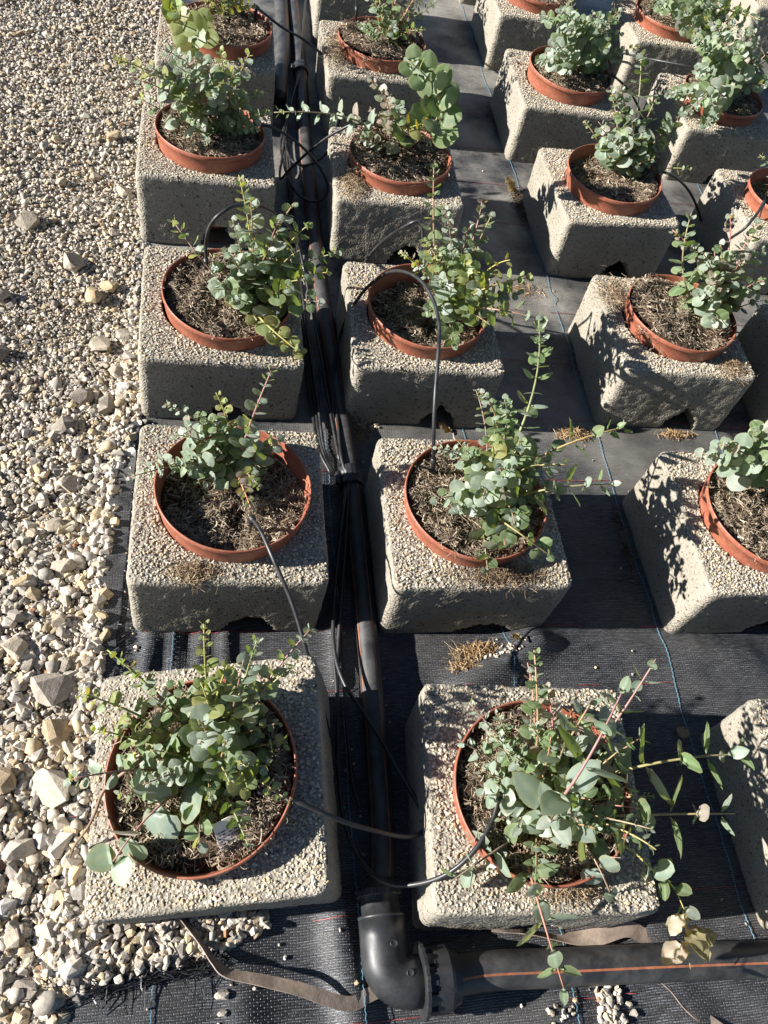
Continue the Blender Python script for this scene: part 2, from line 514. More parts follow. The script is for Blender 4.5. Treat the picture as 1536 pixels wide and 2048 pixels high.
GT = pebble_templates(26, 3)
AT = pebble_templates(16, 5, 0.65, 10)
PAL = np.array([(0.44, 0.37, 0.285), (0.47, 0.41, 0.325), (0.37, 0.335, 0.28), (0.51, 0.455, 0.375), (0.40, 0.31, 0.205), (0.32, 0.285, 0.24), (0.45, 0.39, 0.31), (0.47, 0.37, 0.235), (0.27, 0.235, 0.20), (0.41, 0.375, 0.33)])
def stone_cols(n, r):
    c = PAL[r.integers(0, len(PAL), n)] * r.uniform(0.72, 1.30, (n, 1)) * np.array((1.07, 1.075, 1.07))
    odd = r.random(n) < 0.006
    c[odd] = np.array((0.33, 0.17, 0.10)) * r.uniform(0.8, 1.2, (odd.sum(), 1))
    return np.clip(c, 0, 0.7)

# ------------------------------------------------------------------ setting: ground
XG = [(-3, -0.27), (0.0, -0.27), (0.10, -0.262), (0.2, -0.235), (0.58, -0.225), (0.66, -0.262), (0.9, -0.285), (1.1, -0.276), (1.36, -0.245), (1.5, -0.232),
      (1.7, -0.255), (1.85, -0.288), (2.05, -0.292), (2.5, -0.292), (3.0, -0.30), (3.5, -0.345), (4.5, -0.36), (9, -0.36)]
def xg(y):
    return np.interp(y, [p[0] for p in XG], [p[1] for p in XG])

bedV, bedF = [], []
nx, ny = 40, 90
for j in range(ny + 1):
    y = -3 + 14 * j / ny
    for i in range(nx + 1):
        x = -9 + (9 - 0.30) * (i / nx) ** 0.6 + 0.0
        bedV.append((x, y, -0.018 + 0.006 * fbm((x, y, 0), 2.2)))
for j in range(ny):
    for i in range(nx):
        a = j * (nx + 1) + i
        bedF.append((a, a + 1, a + nx + 2, a + nx + 1))
gravel_bed = link('gravel_bed', mesh('gravel_bed', bedV, bedF, MAT['gbase']))
tag(gravel_bed, 'pale crushed limestone gravel path along the left side', 'gravel path', kind='structure')
soilm = mesh('subsoil', [(-60, -60, -0.09), (60, -60, -0.09), (60, 60, -0.09), (-60, 60, -0.09)], [(0, 1, 2, 3)], MAT['gbase'])
tag(link('ground', soilm), 'beige stony ground under the fabric and gravel', 'ground', kind='structure')

# fabric sheet with folds
def ridge(x, y, ax, ay, bx, by, amp, sig):
    dx, dy = bx - ax, by - ay
    l2 = dx * dx + dy * dy
    t = ((x - ax) * dx + (y - ay) * dy) / l2
    tc = min(1, max(0, t))
    d2 = (x - ax - tc * dx) ** 2 + (y - ay - tc * dy) ** 2
    return amp * math.exp(-d2 / (2 * sig * sig))
def fz(x, y):
    z = 0.008 * fbm((x, y, 3), 3.0, 2) + 0.0045 * fbm((x * 0.55, y, 9), 13.0, 2) + 0.006 * max(0.0, 1 - 5 * abs(fbm((x * 0.7, y * 1.2, 17), 2.6, 2)))
    if y < 1.5:
        z += ridge(x, y, 0.205, 0.20, 0.235, -0.05, 0.030, 0.026)
        z += ridge(x, y, 0.02, 0.16, 0.06, -0.1, 0.012, 0.03)
        z += ridge(x, y, 0.52, 0.60, 0.70, 0.70, 0.040, 0.030) + ridge(x, y, 0.70, 0.70, 1.25, 0.665, 0.024, 0.040)
        z += ridge(x, y, 0.60, 0.53, 0.9, 0.56, 0.012, 0.03)
        for k in range(4):
            z += ridge(x, y, -0.17 + 0.055 * k, 0.60, -0.165 + 0.052 * k, 0.80, 0.013, 0.012)
        z += ridge(x, y, 0.12, 0.25, 0.13, 0.55, 0.026, 0.05)
        z += ridge(x, y, 0.84, 0.10, 0.87, -0.2, 0.018, 0.04) + ridge(x, y, 0.60, -0.03, 0.66, -0.2, 0.010, 0.03)
        z += ridge(x, y, 0.95, 0.02, 1.15, -0.12, 0.014, 0.03)
        z += ridge(x, y, 0.235, 1.18, 0.245, 1.38, 0.010, 0.02)
        z += ridge(x, y, 0.235, 0.62, 0.24, 0.95, 0.016, 0.014)
    z += ridge(x, y, 0.75, 1.30, 1.1, 1.34, 0.008, 0.03) + ridge(x, y, 0.8, 1.96, 1.1, 1.93, 0.010, 0.03)
    return z
xs = np.concatenate([np.arange(-0.292, 1.5, 0.0125), np.arange(1.5, 3.2, 0.05), np.arange(3.2, 9.1, 0.6)])
ys = np.concatenate([np.arange(-3.0, -0.5, 0.25), np.arange(-0.5, 1.4, 0.0125), np.arange(1.4, 4.8, 0.04), np.arange(4.8, 11, 0.5)])
FV, FF = [], []
for y in ys:
    for i, x in enumerate(xs):
        xx = x + (0.006 * fbm((0, y, 1), 9.0, 2) if i == 0 else 0)
        FV.append((xx, y, fz(x, y)))
NX = len(xs)
for j in range(len(ys) - 1):
    for i in range(NX - 1):
        a = j * NX + i
        FF.append((a, a + 1, a + NX + 1, a + NX))
fabric = link('weed_fabric', mesh('weed_fabric', FV, FF, MAT['fabric']))
tag(fabric, 'black woven weed-control fabric covering the ground between the blocks', 'ground fabric', kind='structure')

# folded-over hem along the gravel, with frayed weft ends
hv, hf = [], []
hy = np.arange(0.62, 1.40, 0.012)
for y in hy:
    for i in range(6):
        x = -0.288 + 0.052 * i / 5 + (0.004 * fbm((0, y, 5), 14, 2) if i == 5 else 0.006 * fbm((0, y, 1), 9.0, 2))
        hv.append((x, y, fz(x, y) + 0.006 + 0.003 * fbm((x, y, 2), 20, 2)))
for j in range(len(hy) - 1):
    for i in range(5):
        a = j * 6 + i
        hf.append((a, a + 1, a + 7, a + 6))
link('hem', mesh('hem', hv, hf, MAT['fabric']), fabric)

def strands(name, items, mat, parent=None, w=0.0007):
    """items: list of polylines; flat thin strands joined into one piece"""
    V, F = [], []
    for pl in items:
        a = rnd.uniform(0, math.pi)
        for i, p in enumerate(pl):
            t = (pl[min(i + 1, len(pl) - 1)] - pl[max(0, i - 1)]).normalized()
            s = t.cross(Vector((math.cos(a), math.sin(a), 0.7))).normalized() * w
            V += [p - s, p + s]
        o = len(V) - 2 * len(pl)
        for i in range(len(pl) - 1):
            F.append((o + 2 * i, o + 2 * i + 1, o + 2 * i + 3, o + 2 * i + 2))
    return link(name, mesh(name, V, F, mat, False), parent)

it = []
for k in range(420):
    y = rnd.uniform(0.63, 1.36); x = -0.236 + rnd.uniform(-0.004, 0.004)
    l = rnd.uniform(0.006, 0.022)
    p = Vector((x, y, fz(x, y) + 0.008)); a = rnd.uniform(-0.7, 0.7)
    it.append([p, p + Vector((l * 0.5 * math.cos(a), l * 0.5 * math.sin(a), rnd.uniform(0, 0.006))), p + Vector((l * math.cos(a), l * math.sin(a) + rnd.uniform(-.004, .004), rnd.uniform(-0.003, 0.004)))])
for k in range(330):
    t = rnd.random()
    x = -0.27 + 0.29 * t; y = 0.082 + 0.03 * t + rnd.uniform(-0.012, 0.012)
    l = rnd.uniform(0.015, 0.06)
    a = rnd.gauss(math.pi * 0.93, 0.25) if rnd.random() < 0.85 else rnd.uniform(0, 6.28)
    p = Vector((x, y, 0.010 + rnd.uniform(0, 0.008)))
    d = Vector((math.cos(a), math.sin(a), 0))
    it.append([p, p + d * l * 0.5 + Vector((0, 0, rnd.uniform(0, 0.004))), p + d * l + Vector((rnd.uniform(-.008, .008), rnd.uniform(-.008, .008), rnd.uniform(-0.008, 0.006)))])
frayed = strands('frayed_edge', it, MAT['black'], fabric, 0.0009); frayed['kind'] = 'stuff'

# woven marker threads
def thread(x0, y0, x1, y1, mat, w, wav, step=0.006):
    n = int(math.hypot(x1 - x0, y1 - y0) / step)
    path = []
    for i in range(n + 1):
        t = i / n
        x = x0 + (x1 - x0) * t; y = y0 + (y1 - y0) * t
        off = wav * (1 if i % 2 else -1) + 0.004 * fbm((x * 2, y * 2, 4), 3.0, 2)
        if abs(y1 - y0) > abs(x1 - x0): x += off
        else: y += off
        path.append(Vector((x, y, fz(x, y) + 0.0022 + (0.0008 if mat == 'blue' else 0.0004))))
    V, F = ribbon_vf(path, w, 0.0008, Vector((0, 0, 1)))
    return V, F
for x in (-0.12, 0.244, 0.637, 1.037, 1.437, 1.837, 2.237):
    V, F = thread(x, -0.45, x, 4.6, 'blue', 0.0013, 0.0010)
    link('blue_thread', mesh('blue_thread', V, F, MAT['blue'], False), fabric)
for y in (-0.24, 0.0, 0.165, 0.375, 0.604, 0.75, 0.97, 1.197, 1.42, 1.65, 1.88, 2.1, 2.33, 2.56, 2.8, 3.03):
    segs = []
    x = -0.286
    while x < 2.4:      # the red yarn dips in and out of the weave
        l = rnd.uniform(0.02, 0.16)
        if rnd.random() < 0.6:
            segs.append(thread(x, y, min(2.4, x + l), y + rnd.uniform(-.002, .002), 'red', 0.0012, 0.0004, 0.01))
        x += l
    V, F = merge(segs)
    link('red_thread', mesh('red_thread', V, F, MAT['red'], False), fabric)

# ------------------------------------------------------------------ gravel
r = np.random.default_rng(21)
def fine_size(x, y, r):
    """coarser towards the front and towards the fabric edge"""
    near = np.clip((1.75 - y + 0.8 * (x - xg(y) + 0.15)) / 0.9, 0, 1)
    return (0.0060 + 0.0042 * near) * np.exp(r.normal(0, 0.33, len(x)))
n = 52000
y = r.uniform(-0.45, 4.4, n * 2); w = r.random(n * 2)
wid = 0.60 + 0.14 * np.clip(y, 0, 5)
x = xg(y) + np.where((y > 0.62) & (y < 1.38), 0.004, 0.020) - wid * w + r.normal(0, 0.006, n * 2)
keep = r.random(n * 2) < np.where(y < 1.2, 0.42, 0.62)
x, y = x[keep][:n], y[keep][:n]
s = fine_size(x, y, r)
z = -0.016 + s * 0.35 + r.uniform(0, 1, len(x)) ** 2 * 0.008
z += 0.016 * np.clip((x + 0.315) / 0.03, 0, 1)      # heaped up over the fabric edge
pos = np.stack([x, y, z], 1)
# wedge of gravel spilt over the fabric in front of the tilted block, and clumps in the gaps
def extra(cx, cy, sx, sy, n, smin, smax, zb, ang=0.0):
    u, v = r.normal(0, 1, n) * sx, r.normal(0, 1, n) * sy
    ca, sa = math.cos(ang), math.sin(ang)
    px, py = cx + u * ca - v * sa, cy + u * sa + v * ca
    ss = r.uniform(smin, smax, n)
    zz = np.array([fz(a, b) for a, b in zip(px, py)]) + zb + ss * 0.4
    return np.stack([px, py, zz], 1), ss
P, Sz = [pos], [s]
nf_ = 16000                                # grit and fines filling the gaps of the coarse part
fy = r.uniform(-0.4, 1.9, nf_); fx = xg(fy) + 0.008 - (0.42 + 0.14 * np.clip(fy, 0, 5)) * r.random(nf_)
fs = 0.0030 * np.exp(r.normal(0.15, 0.35, nf_))
P.append(np.stack([fx, fy, -0.010 + r.random(nf_) * 0.006 + 0.012 * np.clip((fx + 0.315) / 0.03, 0, 1)], 1)); Sz.append(fs)
t = r.random(850); px = -0.285 + 0.36 * t + r.normal(0, .006, 850)
lo = np.interp(px, [-0.29, -0.2, -0.02, 0.06, 0.12], [0.08, 0.095, 0.125, 0.155, 0.168]); hi = 0.215
py = lo + (hi - lo) * r.random(850)
ss = r.uniform(0.006, 0.0125, 850)
P.append(np.stack([px, py, 0.004 + ss * 0.4 + r.random(850) ** 2 * 0.012], 1)); Sz.append(ss)
for a in [(0.724, 0.115, 0.010, 0.022, 60, 0.005, 0.009, 0.002), (0.705, -0.02, 0.013, 0.035, 130, 0.005, 0.010, 0.002), (0.72, -0.07, 0.02, 0.02, 60, .005, .009, .002),
          (0.60, -0.02, 0.02, 0.012, 14, 0.004, 0.007, 0.001), (0.36, 1.37, 0.03, 0.02, 26, 0.004, 0.008, 0.001),
          (0.30, 0.12, 0.3, 0.10, 40, 0.002, 0.005, 0.001), (0.9, 1.0, 0.5, 0.9, 90, 0.0015, 0.0045, 0.001), (0.30, 0.7, 0.05, 0.5, 60, 0.002, 0.006, 0.001),
          (-0.20, 1.05, 0.015, 0.2, 60, 0.003, 0.008, 0.002), (-0.235, 1.42, 0.02, 0.05, 60, 0.004, 0.010, 0.003), (0.62, 0.69, 0.03, 0.012, 40, .003, .006, .002)]:
    p, q = extra(*a); P.append(p); Sz.append(q)
pos, s = np.concatenate(P), np.concatenate(Sz)
gr = link('gravel', pebbles(pos, s, 22, stone_cols(len(pos), r), 0.55, GT, MAT['gravel']), gravel_bed)
gr['kind'] = 'stuff'

# larger angular stones: individuals
def hull(seed, npts=24):
    q = random.Random(seed)
    bm = bmesh.new()
    sx, sy, sz = 1.0, q.uniform(0.62, 0.92), q.uniform(0.42, 0.68)
    for _ in range(npts):
        v = Vector((q.gauss(0, 1), q.gauss(0, 1), q.gauss(0, 1))).normalized() * q.uniform(0.82, 1.08)
        bm.verts.new((v.x * sx, v.y * sy, v.z * sz))
    res = bmesh.ops.convex_hull(bm, input=bm.verts)
    bmesh.ops.delete(bm, geom=[v for v in bm.verts if not v.link_faces], context='VERTS')
    bmesh.ops.bevel(bm, geom=list(bm.edges), offset=0.03, segments=1, affect='EDGES') if False else None
    me = bpy.data.meshes.new('stone'); bm.to_mesh(me); bm.free()
    me.materials.append(MAT['stone'])
    return me
HULLS = [hull(100 + i) for i in range(16)]
placed = []
HERO = [(-0.33, 0.43, 0.052), (-0.355, 0.63, 0.048), (-0.37, 0.32, 0.03), (-0.335, 0.545, 0.034), (-0.42, 0.45, 0.032), (-0.325, 1.40, 0.040), (-0.385, 1.43, 0.034),
        (-0.30, 1.66, 0.030), (-0.365, 1.62, 0.040), (-0.42, 1.33, 0.036), (-0.31, 1.27, 0.03), (-0.385, 1.15, 0.028), (-0.47, 1.95, 0.040), (-0.62, 2.12, 0.045), (-0.66, 1.80, 0.042),
        (-0.36, 1.86, 0.036), (-0.40, 1.81, 0.040), (-0.36, 2.32, 0.030), (-0.42, 2.62, 0.030), (-0.55, 2.34, 0.03), (-0.62, 1.56, 0.042), (-0.72, 1.62, 0.040), (-0.29, 0.60, 0.022), (-0.305, 0.24, 0.024),
        (-0.36, 0.18, 0.026), (-0.33, 0.10, 0.028), (-0.40, 0.06, 0.024), (-0.30, 0.36, 0.02), (-0.44, 0.72, 0.034), (-0.36, 0.78, 0.026), (-0.37, 0.92, 0.030), (-0.45, 0.88, 0.026), (-0.40, 1.03, 0.028), (-0.315, 1.06, 0.024)]
def try_place(x, y, sz):
    for (a, b, c) in placed:
        if (a - x) ** 2 + (b - y) ** 2 < (0.78 * (c + sz)) ** 2: return False
    placed.append((x, y, sz)); return True
for h in HERO: try_place(*h)
q = random.Random(5)
tries = 0
while len(placed) < 300 and tries < 20000:
    tries += 1
    yy = -0.15 + 3.9 * q.random() ** 1.75
    xx = float(xg(yy)) - 0.008 - (0.40 + 0.16 * yy) * q.random() ** 1.15
    sz = (0.0150 if yy < 1.6 else 0.0115) * math.exp(q.gauss(0.0, 0.27))
    try_place(xx, yy, sz)
PALL = [tuple(p) for p in PAL]
for (xx, yy, sz) in placed:
    o = bpy.data.objects.new('stone', q.choice(HULLS)); COL.objects.link(o); o.parent = gravel_bed
    o.scale = (sz,) * 3
    o.rotation_euler = (q.uniform(-.45, .45), q.uniform(-.45, .45), q.uniform(0, 6.28))
    o.location = (xx, yy, -0.010 + sz * 0.34)
    c = q.choice(PALL); k = q.uniform(0.80, 1.12)
    o.color = (c[0] * k, c[1] * k, c[2] * k, 1)

# ------------------------------------------------------------------ concrete blocks
BW, BD, BH, HOLE = 0.400, 0.405, 0.225, 0.1500
BLOCKS = {   # x, y, yaw, tilt x, tilt y
 'A1': (-0.0086, 0.3841, 0.0202, 0.0662, -0.2218), 'A2': (-0.004, 0.954, 0.008, -0.0046, 0.0279), 'A3': (-0.0362, 1.5661, 0.0298, 0.0307, 0.0364),
 'A4': (-0.0923, 2.2739, 0.0238, -0.0221, 0.0059), 'A5': (-0.080, 2.93, 0.01, 0, 0), 'B1': (0.5568, 0.3235, -0.0722, -0.0007, -0.034),
 'B2': (0.5329, 0.945, 0.0074, 0.0017, -0.0126), 'B3': (0.4952, 1.5725, 0.0116, 0.0092, -0.0039), 'B4': (0.4938, 2.2568, -0.0108, -0.0144, -0.0334),
 'B5': (0.5004, 2.9786, 0.0273, -0.004, -0.0236), 'B6': (0.50, 3.65, 0.0, 0, 0), 'C1': (1.2575, 0.2819, 0.0001, -0.0264, -0.0235),
 'C2': (1.2521, 0.9315, 0.018, 0.0203, 0.0152), 'C3': (1.2478, 1.6032, -0.0209, -0.0113, -0.0092), 'C4': (1.231, 2.2753, 0.0415, 0.0158, -0.0333),
 'C5': (1.2208, 2.9317, 0.0023, 0.0268, 0.0033), 'C6': (1.252, 3.63, 0.01, 0, 0), 'C7': (1.228, 4.23, 0.0, 0, 0), 'D3': (1.78, 1.53, 0.0, 0, 0), 'D4': (1.90, 2.26, 0.02, 0, 0),
 'D5': (1.8771, 2.9186, 0.005, 0.0133, -0.012), 'D6': (1.86, 3.57, -0.01, 0, 0), 'E6': (2.66, 4.12, 0.0, 0, 0)}

def outline(n, w, d, rc):
    """rounded rectangle sampled evenly, starting mid-right"""
    pts = []
    hw, hd = w / 2, d / 2
    segs = []
    per = []
    def arc(cx, cy, a0):
        return [(cx + rc * math.cos(a0 + t * math.pi / 2 / 6), cy + rc * math.sin(a0 + t * math.pi / 2 / 6)) for t in range(7)]
    poly = arc(hw - rc, hd - rc, 0) + arc(-hw + rc, hd - rc, math.pi / 2) + arc(-hw + rc, -hd + rc, math.pi) + arc(hw - rc, -hd + rc, 1.5 * math.pi)
    poly.append(poly[0])
    L_ = [0]
    for a, b in zip(poly, poly[1:]): L_.append(L_[-1] + math.hypot(b[0] - a[0], b[1] - a[1]))
    for k in range(n):
        t = L_[-1] * k / n
        pts.append((float(np.interp(t, L_, [p[0] for p in poly])), float(np.interp(t, L_, [p[1] for p in poly]))))
    return pts

def block_mesh(seed, arch_x, arch_w, arch_h):
    q = random.Random(seed)
    n, nz = 208, 30
    V, F = [], []
    ol = outline(n, BW, BD, 0.019)
    off = seed * 7.3
    def rough(x, y, z, k=1.0):
        return k * (0.0020 * fbm((x + off, y, z), 12, 2) + 0.0012 * fbm((x, y + off, z), 60, 2) + 0.0013 * fbm((x, y, z + off), 150, 1))
    # walls, bottom to top, then the top sheet inwards to the hole, then down the hole
    rings = []
    for j in range(nz + 1):
        z = BH * j / nz
        top = max(0.0, (z - (BH - 0.010)) / 0.010)
        ins = 0.0045 * (1 - math.sqrt(max(0, 1 - top * top)))
        bot = max(0.0, (0.02 - z) / 0.02)
        ring = []
        for (x, y) in ol:
            rr = math.hypot(x, y); nx_, ny_ = x / rr, y / rr
            d = rough(x, y, z) - ins - 0.004 * bot * bot
            px, py, pz = x + nx_ * d, y + ny_ * d, z
            # arched drainage notch in the front and back faces
            hw = arch_w / 2 * (1 + 0.10 * fbm((x * 3, z * 3, off), 20, 2))
            u = (x - arch_x) / hw
            if abs(u) < 1 and abs(y) > BD / 2 - 0.02:
                hz = arch_h * (1 - abs(u) ** 2.2) * (1 + 0.25 * fbm((x, z, off + 3), 40, 2))
                if z < hz: py = py - math.copysign(0.13, y)
            ring.append((px, py, pz))
        rings.append(ring)
    nt_ = 16
    for j in range(1, nt_ + 1):
        t = j / nt_
        ring = []
        for (x, y) in ol:
            a = math.atan2(y, x)
            hx, hy_ = HOLE * math.cos(a), HOLE * math.sin(a)
            px, py = (x * 0.972) * (1 - t) + hx * t, (y * 0.972) * (1 - t) + hy_ * t
            ring.append((px, py, BH + rough(px, py, BH, 0.7) - (0.004 if j == nt_ else 0)))
        rings.append(ring)
    for z in (BH - 0.03, BH - 0.10, BH - 0.17):
        rings.append([(HOLE * math.cos(math.atan2(y, x)), HOLE * math.sin(math.atan2(y, x)), z) for (x, y) in ol])
    for rg in rings: V += rg
    for j in range(len(rings) - 1):
        for k in range(n):
            k2 = (k + 1) % n
            F.append((j * n + k, j * n + k2, (j + 1) * n + k2, (j + 1) * n + k))
    F.append(tuple((len(rings) - 1) * n + k for k in range(n)))
    return mesh('block_body', V, F, MAT['concrete'])

def aggregate_mesh(seed):
    r = np.random.default_rng(seed)
    n = 8200
    x = r.uniform(-BW / 2 + 0.004, BW / 2 - 0.004, n); y = r.uniform(-BD / 2 + 0.004, BD / 2 - 0.004, n)
    ok = np.hypot(x, y) > HOLE + 0.002
    cx, cy = np.maximum(np.abs(x) - (BW / 2 - 0.028), 0), np.maximum(np.abs(y) - (BD / 2 - 0.028), 0)
    ok &= np.hypot(cx, cy) < 0.026
    x, y = x[ok], y[ok]
    s = r.uniform(0.0022, 0.0048, len(x)) * np.where(r.random(len(x)) < 0.12, 1.35, 1.0)
    edge = np.minimum(BW / 2 - np.abs(x), BD / 2 - np.abs(y))
    z = BH - 0.0004 + r.uniform(-0.0014, 0.0020, len(x)) - np.where(edge < 0.010, (0.010 - edge) * 0.35, 0)
    c = np.array([(0.47, 0.41, 0.33), (0.53, 0.47, 0.38), (0.43, 0.385, 0.32), (0.56, 0.51, 0.43), (0.40, 0.35, 0.29), (0.49, 0.38, 0.25)])[r.integers(0, 6, len(x))] * r.uniform(0.82, 1.10, (len(x), 1)) * np.array((0.99, 0.98, 0.93))
    return pebbles(np.stack([x, y, z], 1), s, seed + 1, c, 0.55, AT, MAT['aggregate'], 'aggregate')

BVAR = [block_mesh(1, 0.045, 0.12, 0.072), block_mesh(2, 0.06, 0.105, 0.080), block_mesh(3, 0.02, 0.13, 0.065), block_mesh(4, 0.05, 0.15, 0.045), block_mesh(5, 0.035, 0.11, 0.070)]
AGG = [aggregate_mesh(40 + i) for i in range(4)]
WHICH = {'A1': 2, 'A2': 0, 'A3': 2, 'A4': 4, 'B1': 4, 'B2': 3, 'B3': 1, 'B4': 0, 'C2': 1, 'C3': 1, 'C4': 0, 'D5': 4}
ROWW = {1: 'nearest the camera', 2: 'second from the front', 3: 'third from the front', 4: 'fourth from the front', 5: 'fifth from the front', 6: 'sixth from the front', 7: 'seventh from the front'}
COLW = {'A': 'in column beside the gravel', 'B': 'in column right of the pipe', 'C': 'in third column from gravel', 'D': 'in fourth column from gravel', 'E': 'in the far right column'}
def where(k):
    if k == 'D3': return 'cut by the right edge, frontmost ' + COLW['D']
    if k == 'D4': return 'cut by the right edge, second ' + COLW['D']
    if k == 'D5': return 'third ' + COLW['D']
    if k == 'D6': return 'rearmost ' + COLW['D']
    if k == 'E6': return 'at the top right corner, beyond the fourth column'
    if k == 'A5': return 'rearmost ' + COLW['A']
    if k == 'B6': return 'rearmost ' + COLW['B']
    if k == 'C7': return 'rearmost ' + COLW['C']
    return ROWW[int(k[1])] + ' ' + COLW[k[0]]
BM = {}
for i, (k, (bx, by, yaw, tx, ty)) in enumerate(BLOCKS.items()):
    R = Matrix.Rotation(yaw, 4, 'Z') @ Matrix.Rotation(tx, 4, 'X') @ Matrix.Rotation(ty, 4, 'Y')
    loc = Vector((bx, by, BH / 2)) - (R @ Vector((0, 0, BH / 2)))
    mw = Matrix.Translation(loc) @ R
    BM[k] = mw
    e = empty('concrete_block', loc, R.to_euler())
    if k == 'A1': lab = 'tilted rough concrete block, nearest the camera beside the gravel'
    else: lab = 'rough concrete planter block ' + where(k)
    tag(e, lab, 'concrete block', 'concrete planter blocks set out in rows')
    v = WHICH.get(k, i % 5)
    link('block_body', BVAR[v], e)
    a = link('aggregate', AGG[i % 4], e); a['kind'] = 'stuff'

# ------------------------------------------------------------------ pots with soil and coir mulch
PR = 0.1615
prof = [(0.02, -0.20), (0.128, -0.20), (0.133, -0.19), (0.1545, 0.012), (0.1558, 0.020), (0.1562, 0.044), (PR - 0.001, 0.046), (PR, 0.049), (PR, 0.0565), (PR - 0.001, 0.0585), (PR - 0.0028, 0.0588),
        (PR - 0.0042, 0.0570), (PR - 0.0050, 0.050), (0.1535, 0.030), (0.1508, 0.026), (0.1495, -0.02), (0.140, -0.08), (0.02, -0.085)]
V, F = lathe_vf(prof, 96)
V = [Vector((v.x * (1 + 0.010 * fbm((v.x, v.y, 0), 5, 1)), v.y * (1 + 0.010 * fbm((v.y, v.x, 4), 5, 1)), v.z + 0.003 * fbm((v.x, v.y, 8), 6, 1))) for v in V]
pot_me = mesh('pot_wall', V, F, MAT['pot'])

def coir(seed, level, slope, spill=0.0, nf=6800, low=0.0):
    """soil mound and coir fibres; level is the height of the fill above the block top"""
    q = random.Random(seed)
    ox, oy = q.uniform(0, 50), q.uniform(0, 50)
    def hz(x, y):
        rr = math.hypot(x, y)
        z = level + slope[0] * x + slope[1] * y + 0.016 * fbm((x + ox, y + oy, 0), 12, 2) + 0.011 * fbm((x + ox, y, 5), 36, 2)
        z += spill * max(0, (-x - 0.03)) * 0.5
        z -= low * math.exp(-((x - 0.02) ** 2 + (y + 0.05) ** 2) / 0.002)
        return z - max(0, rr - 0.135) * 0.35
    V, F = [], []
    nr, na = 16, 48
    R0 = 0.1515
    for i in range(nr + 1):
        rr = R0 * i / nr
        for k in range(na):
            a = 2 * math.pi * k / na
            x, y = rr * math.cos(a), rr * math.sin(a)
            V.append((x, y, hz(x, y) - 0.004))
    for i in range(nr):
        for k in range(na):
            k2 = (k + 1) % na
            F.append((i * na + k, i * na + k2, (i + 1) * na + k2, (i + 1) * na + k))
    soil = mesh('soil', V, F, MAT['soil'])
    FV, FF, FC = [], [], []
    tufts = [(q.uniform(-.15, .15), q.uniform(-.15, .15), q.uniform(0.010, 0.026), q.uniform(0.0, 0.018)) for _ in range(46)]
    for t in range(nf):
        if q.random() < 0.72:
            tx, ty_, ts, th = q.choice(tufts)
            x, y = tx + q.gauss(0, ts), ty_ + q.gauss(0, ts)
            lift = th * q.random()
        else:
            a = q.uniform(0, 6.283); rr = 0.152 * math.sqrt(q.random()); x, y = rr * math.cos(a), rr * math.sin(a); lift = 0
        rr = math.hypot(x, y)
        lim = 0.150
        if spill and x < -0.06 and q.random() < spill: lim = 0.195
        elif level > 0.03 and q.random() < 0.05: lim = 0.172
        if rr > lim: x, y = x * lim / rr * q.uniform(0.8, 1), y * lim / rr * q.uniform(0.8, 1)
        rr = math.hypot(x, y)
        z = hz(x, y) + lift + q.uniform(-0.002, 0.004) if rr < 0.152 else 0.058 - (rr - 0.155) * q.uniform(0.3, 1.3) + 0.004
        p = Vector((x, y, z))
        l = q.uniform(0.006, 0.024) * (1.5 if q.random() < 0.10 else 1)
        a = q.uniform(0, 6.283); el = q.gauss(0.05, 0.32)
        d = Vector((math.cos(a) * math.cos(el), math.sin(a) * math.cos(el), math.sin(el)))
        bend = Vector((q.gauss(0, 1), q.gauss(0, 1), q.gauss(-0.1, 0.6))) * l * 0.62
        w = q.uniform(0.0003, 0.0008) if q.random() < 0.85 else q.uniform(0.0010, 0.0019)
        sd = d.cross(Vector((q.gauss(0, 1), q.gauss(0, 1), 1))).normalized() * w
        o = len(FV)
        cpick = q.random()
        c = (0.095, 0.066, 0.044) if cpick < 0.20 else (0.215, 0.160, 0.108) if cpick < 0.52 else (0.345, 0.270, 0.190) if cpick < 0.88 else (0.50, 0.42, 0.31)
        k = q.uniform(0.75, 1.25)
        for sgm in range(4):
            u = sgm / 3 - 0.5
            pt = p + d * (l * u) + bend * (0.25 - u * u)
            if math.hypot(pt.x, pt.y) > 0.1515 and rr < 0.152 and pt.z < 0.055: 
                f = 0.1515 / math.hypot(pt.x, pt.y); pt.x *= f; pt.y *= f
            FV += [pt - sd, pt + sd]
            FC += [(c[0] * k, c[1] * k, c[2] * k, 1)] * 2
        for sgm in range(3):
            FF.append((o + 2 * sgm, o + 2 * sgm + 1, o + 2 * sgm + 3, o + 2 * sgm + 2))
    return soil, mesh('coir_mulch', FV, FF, MAT['fibre'], False, FC)

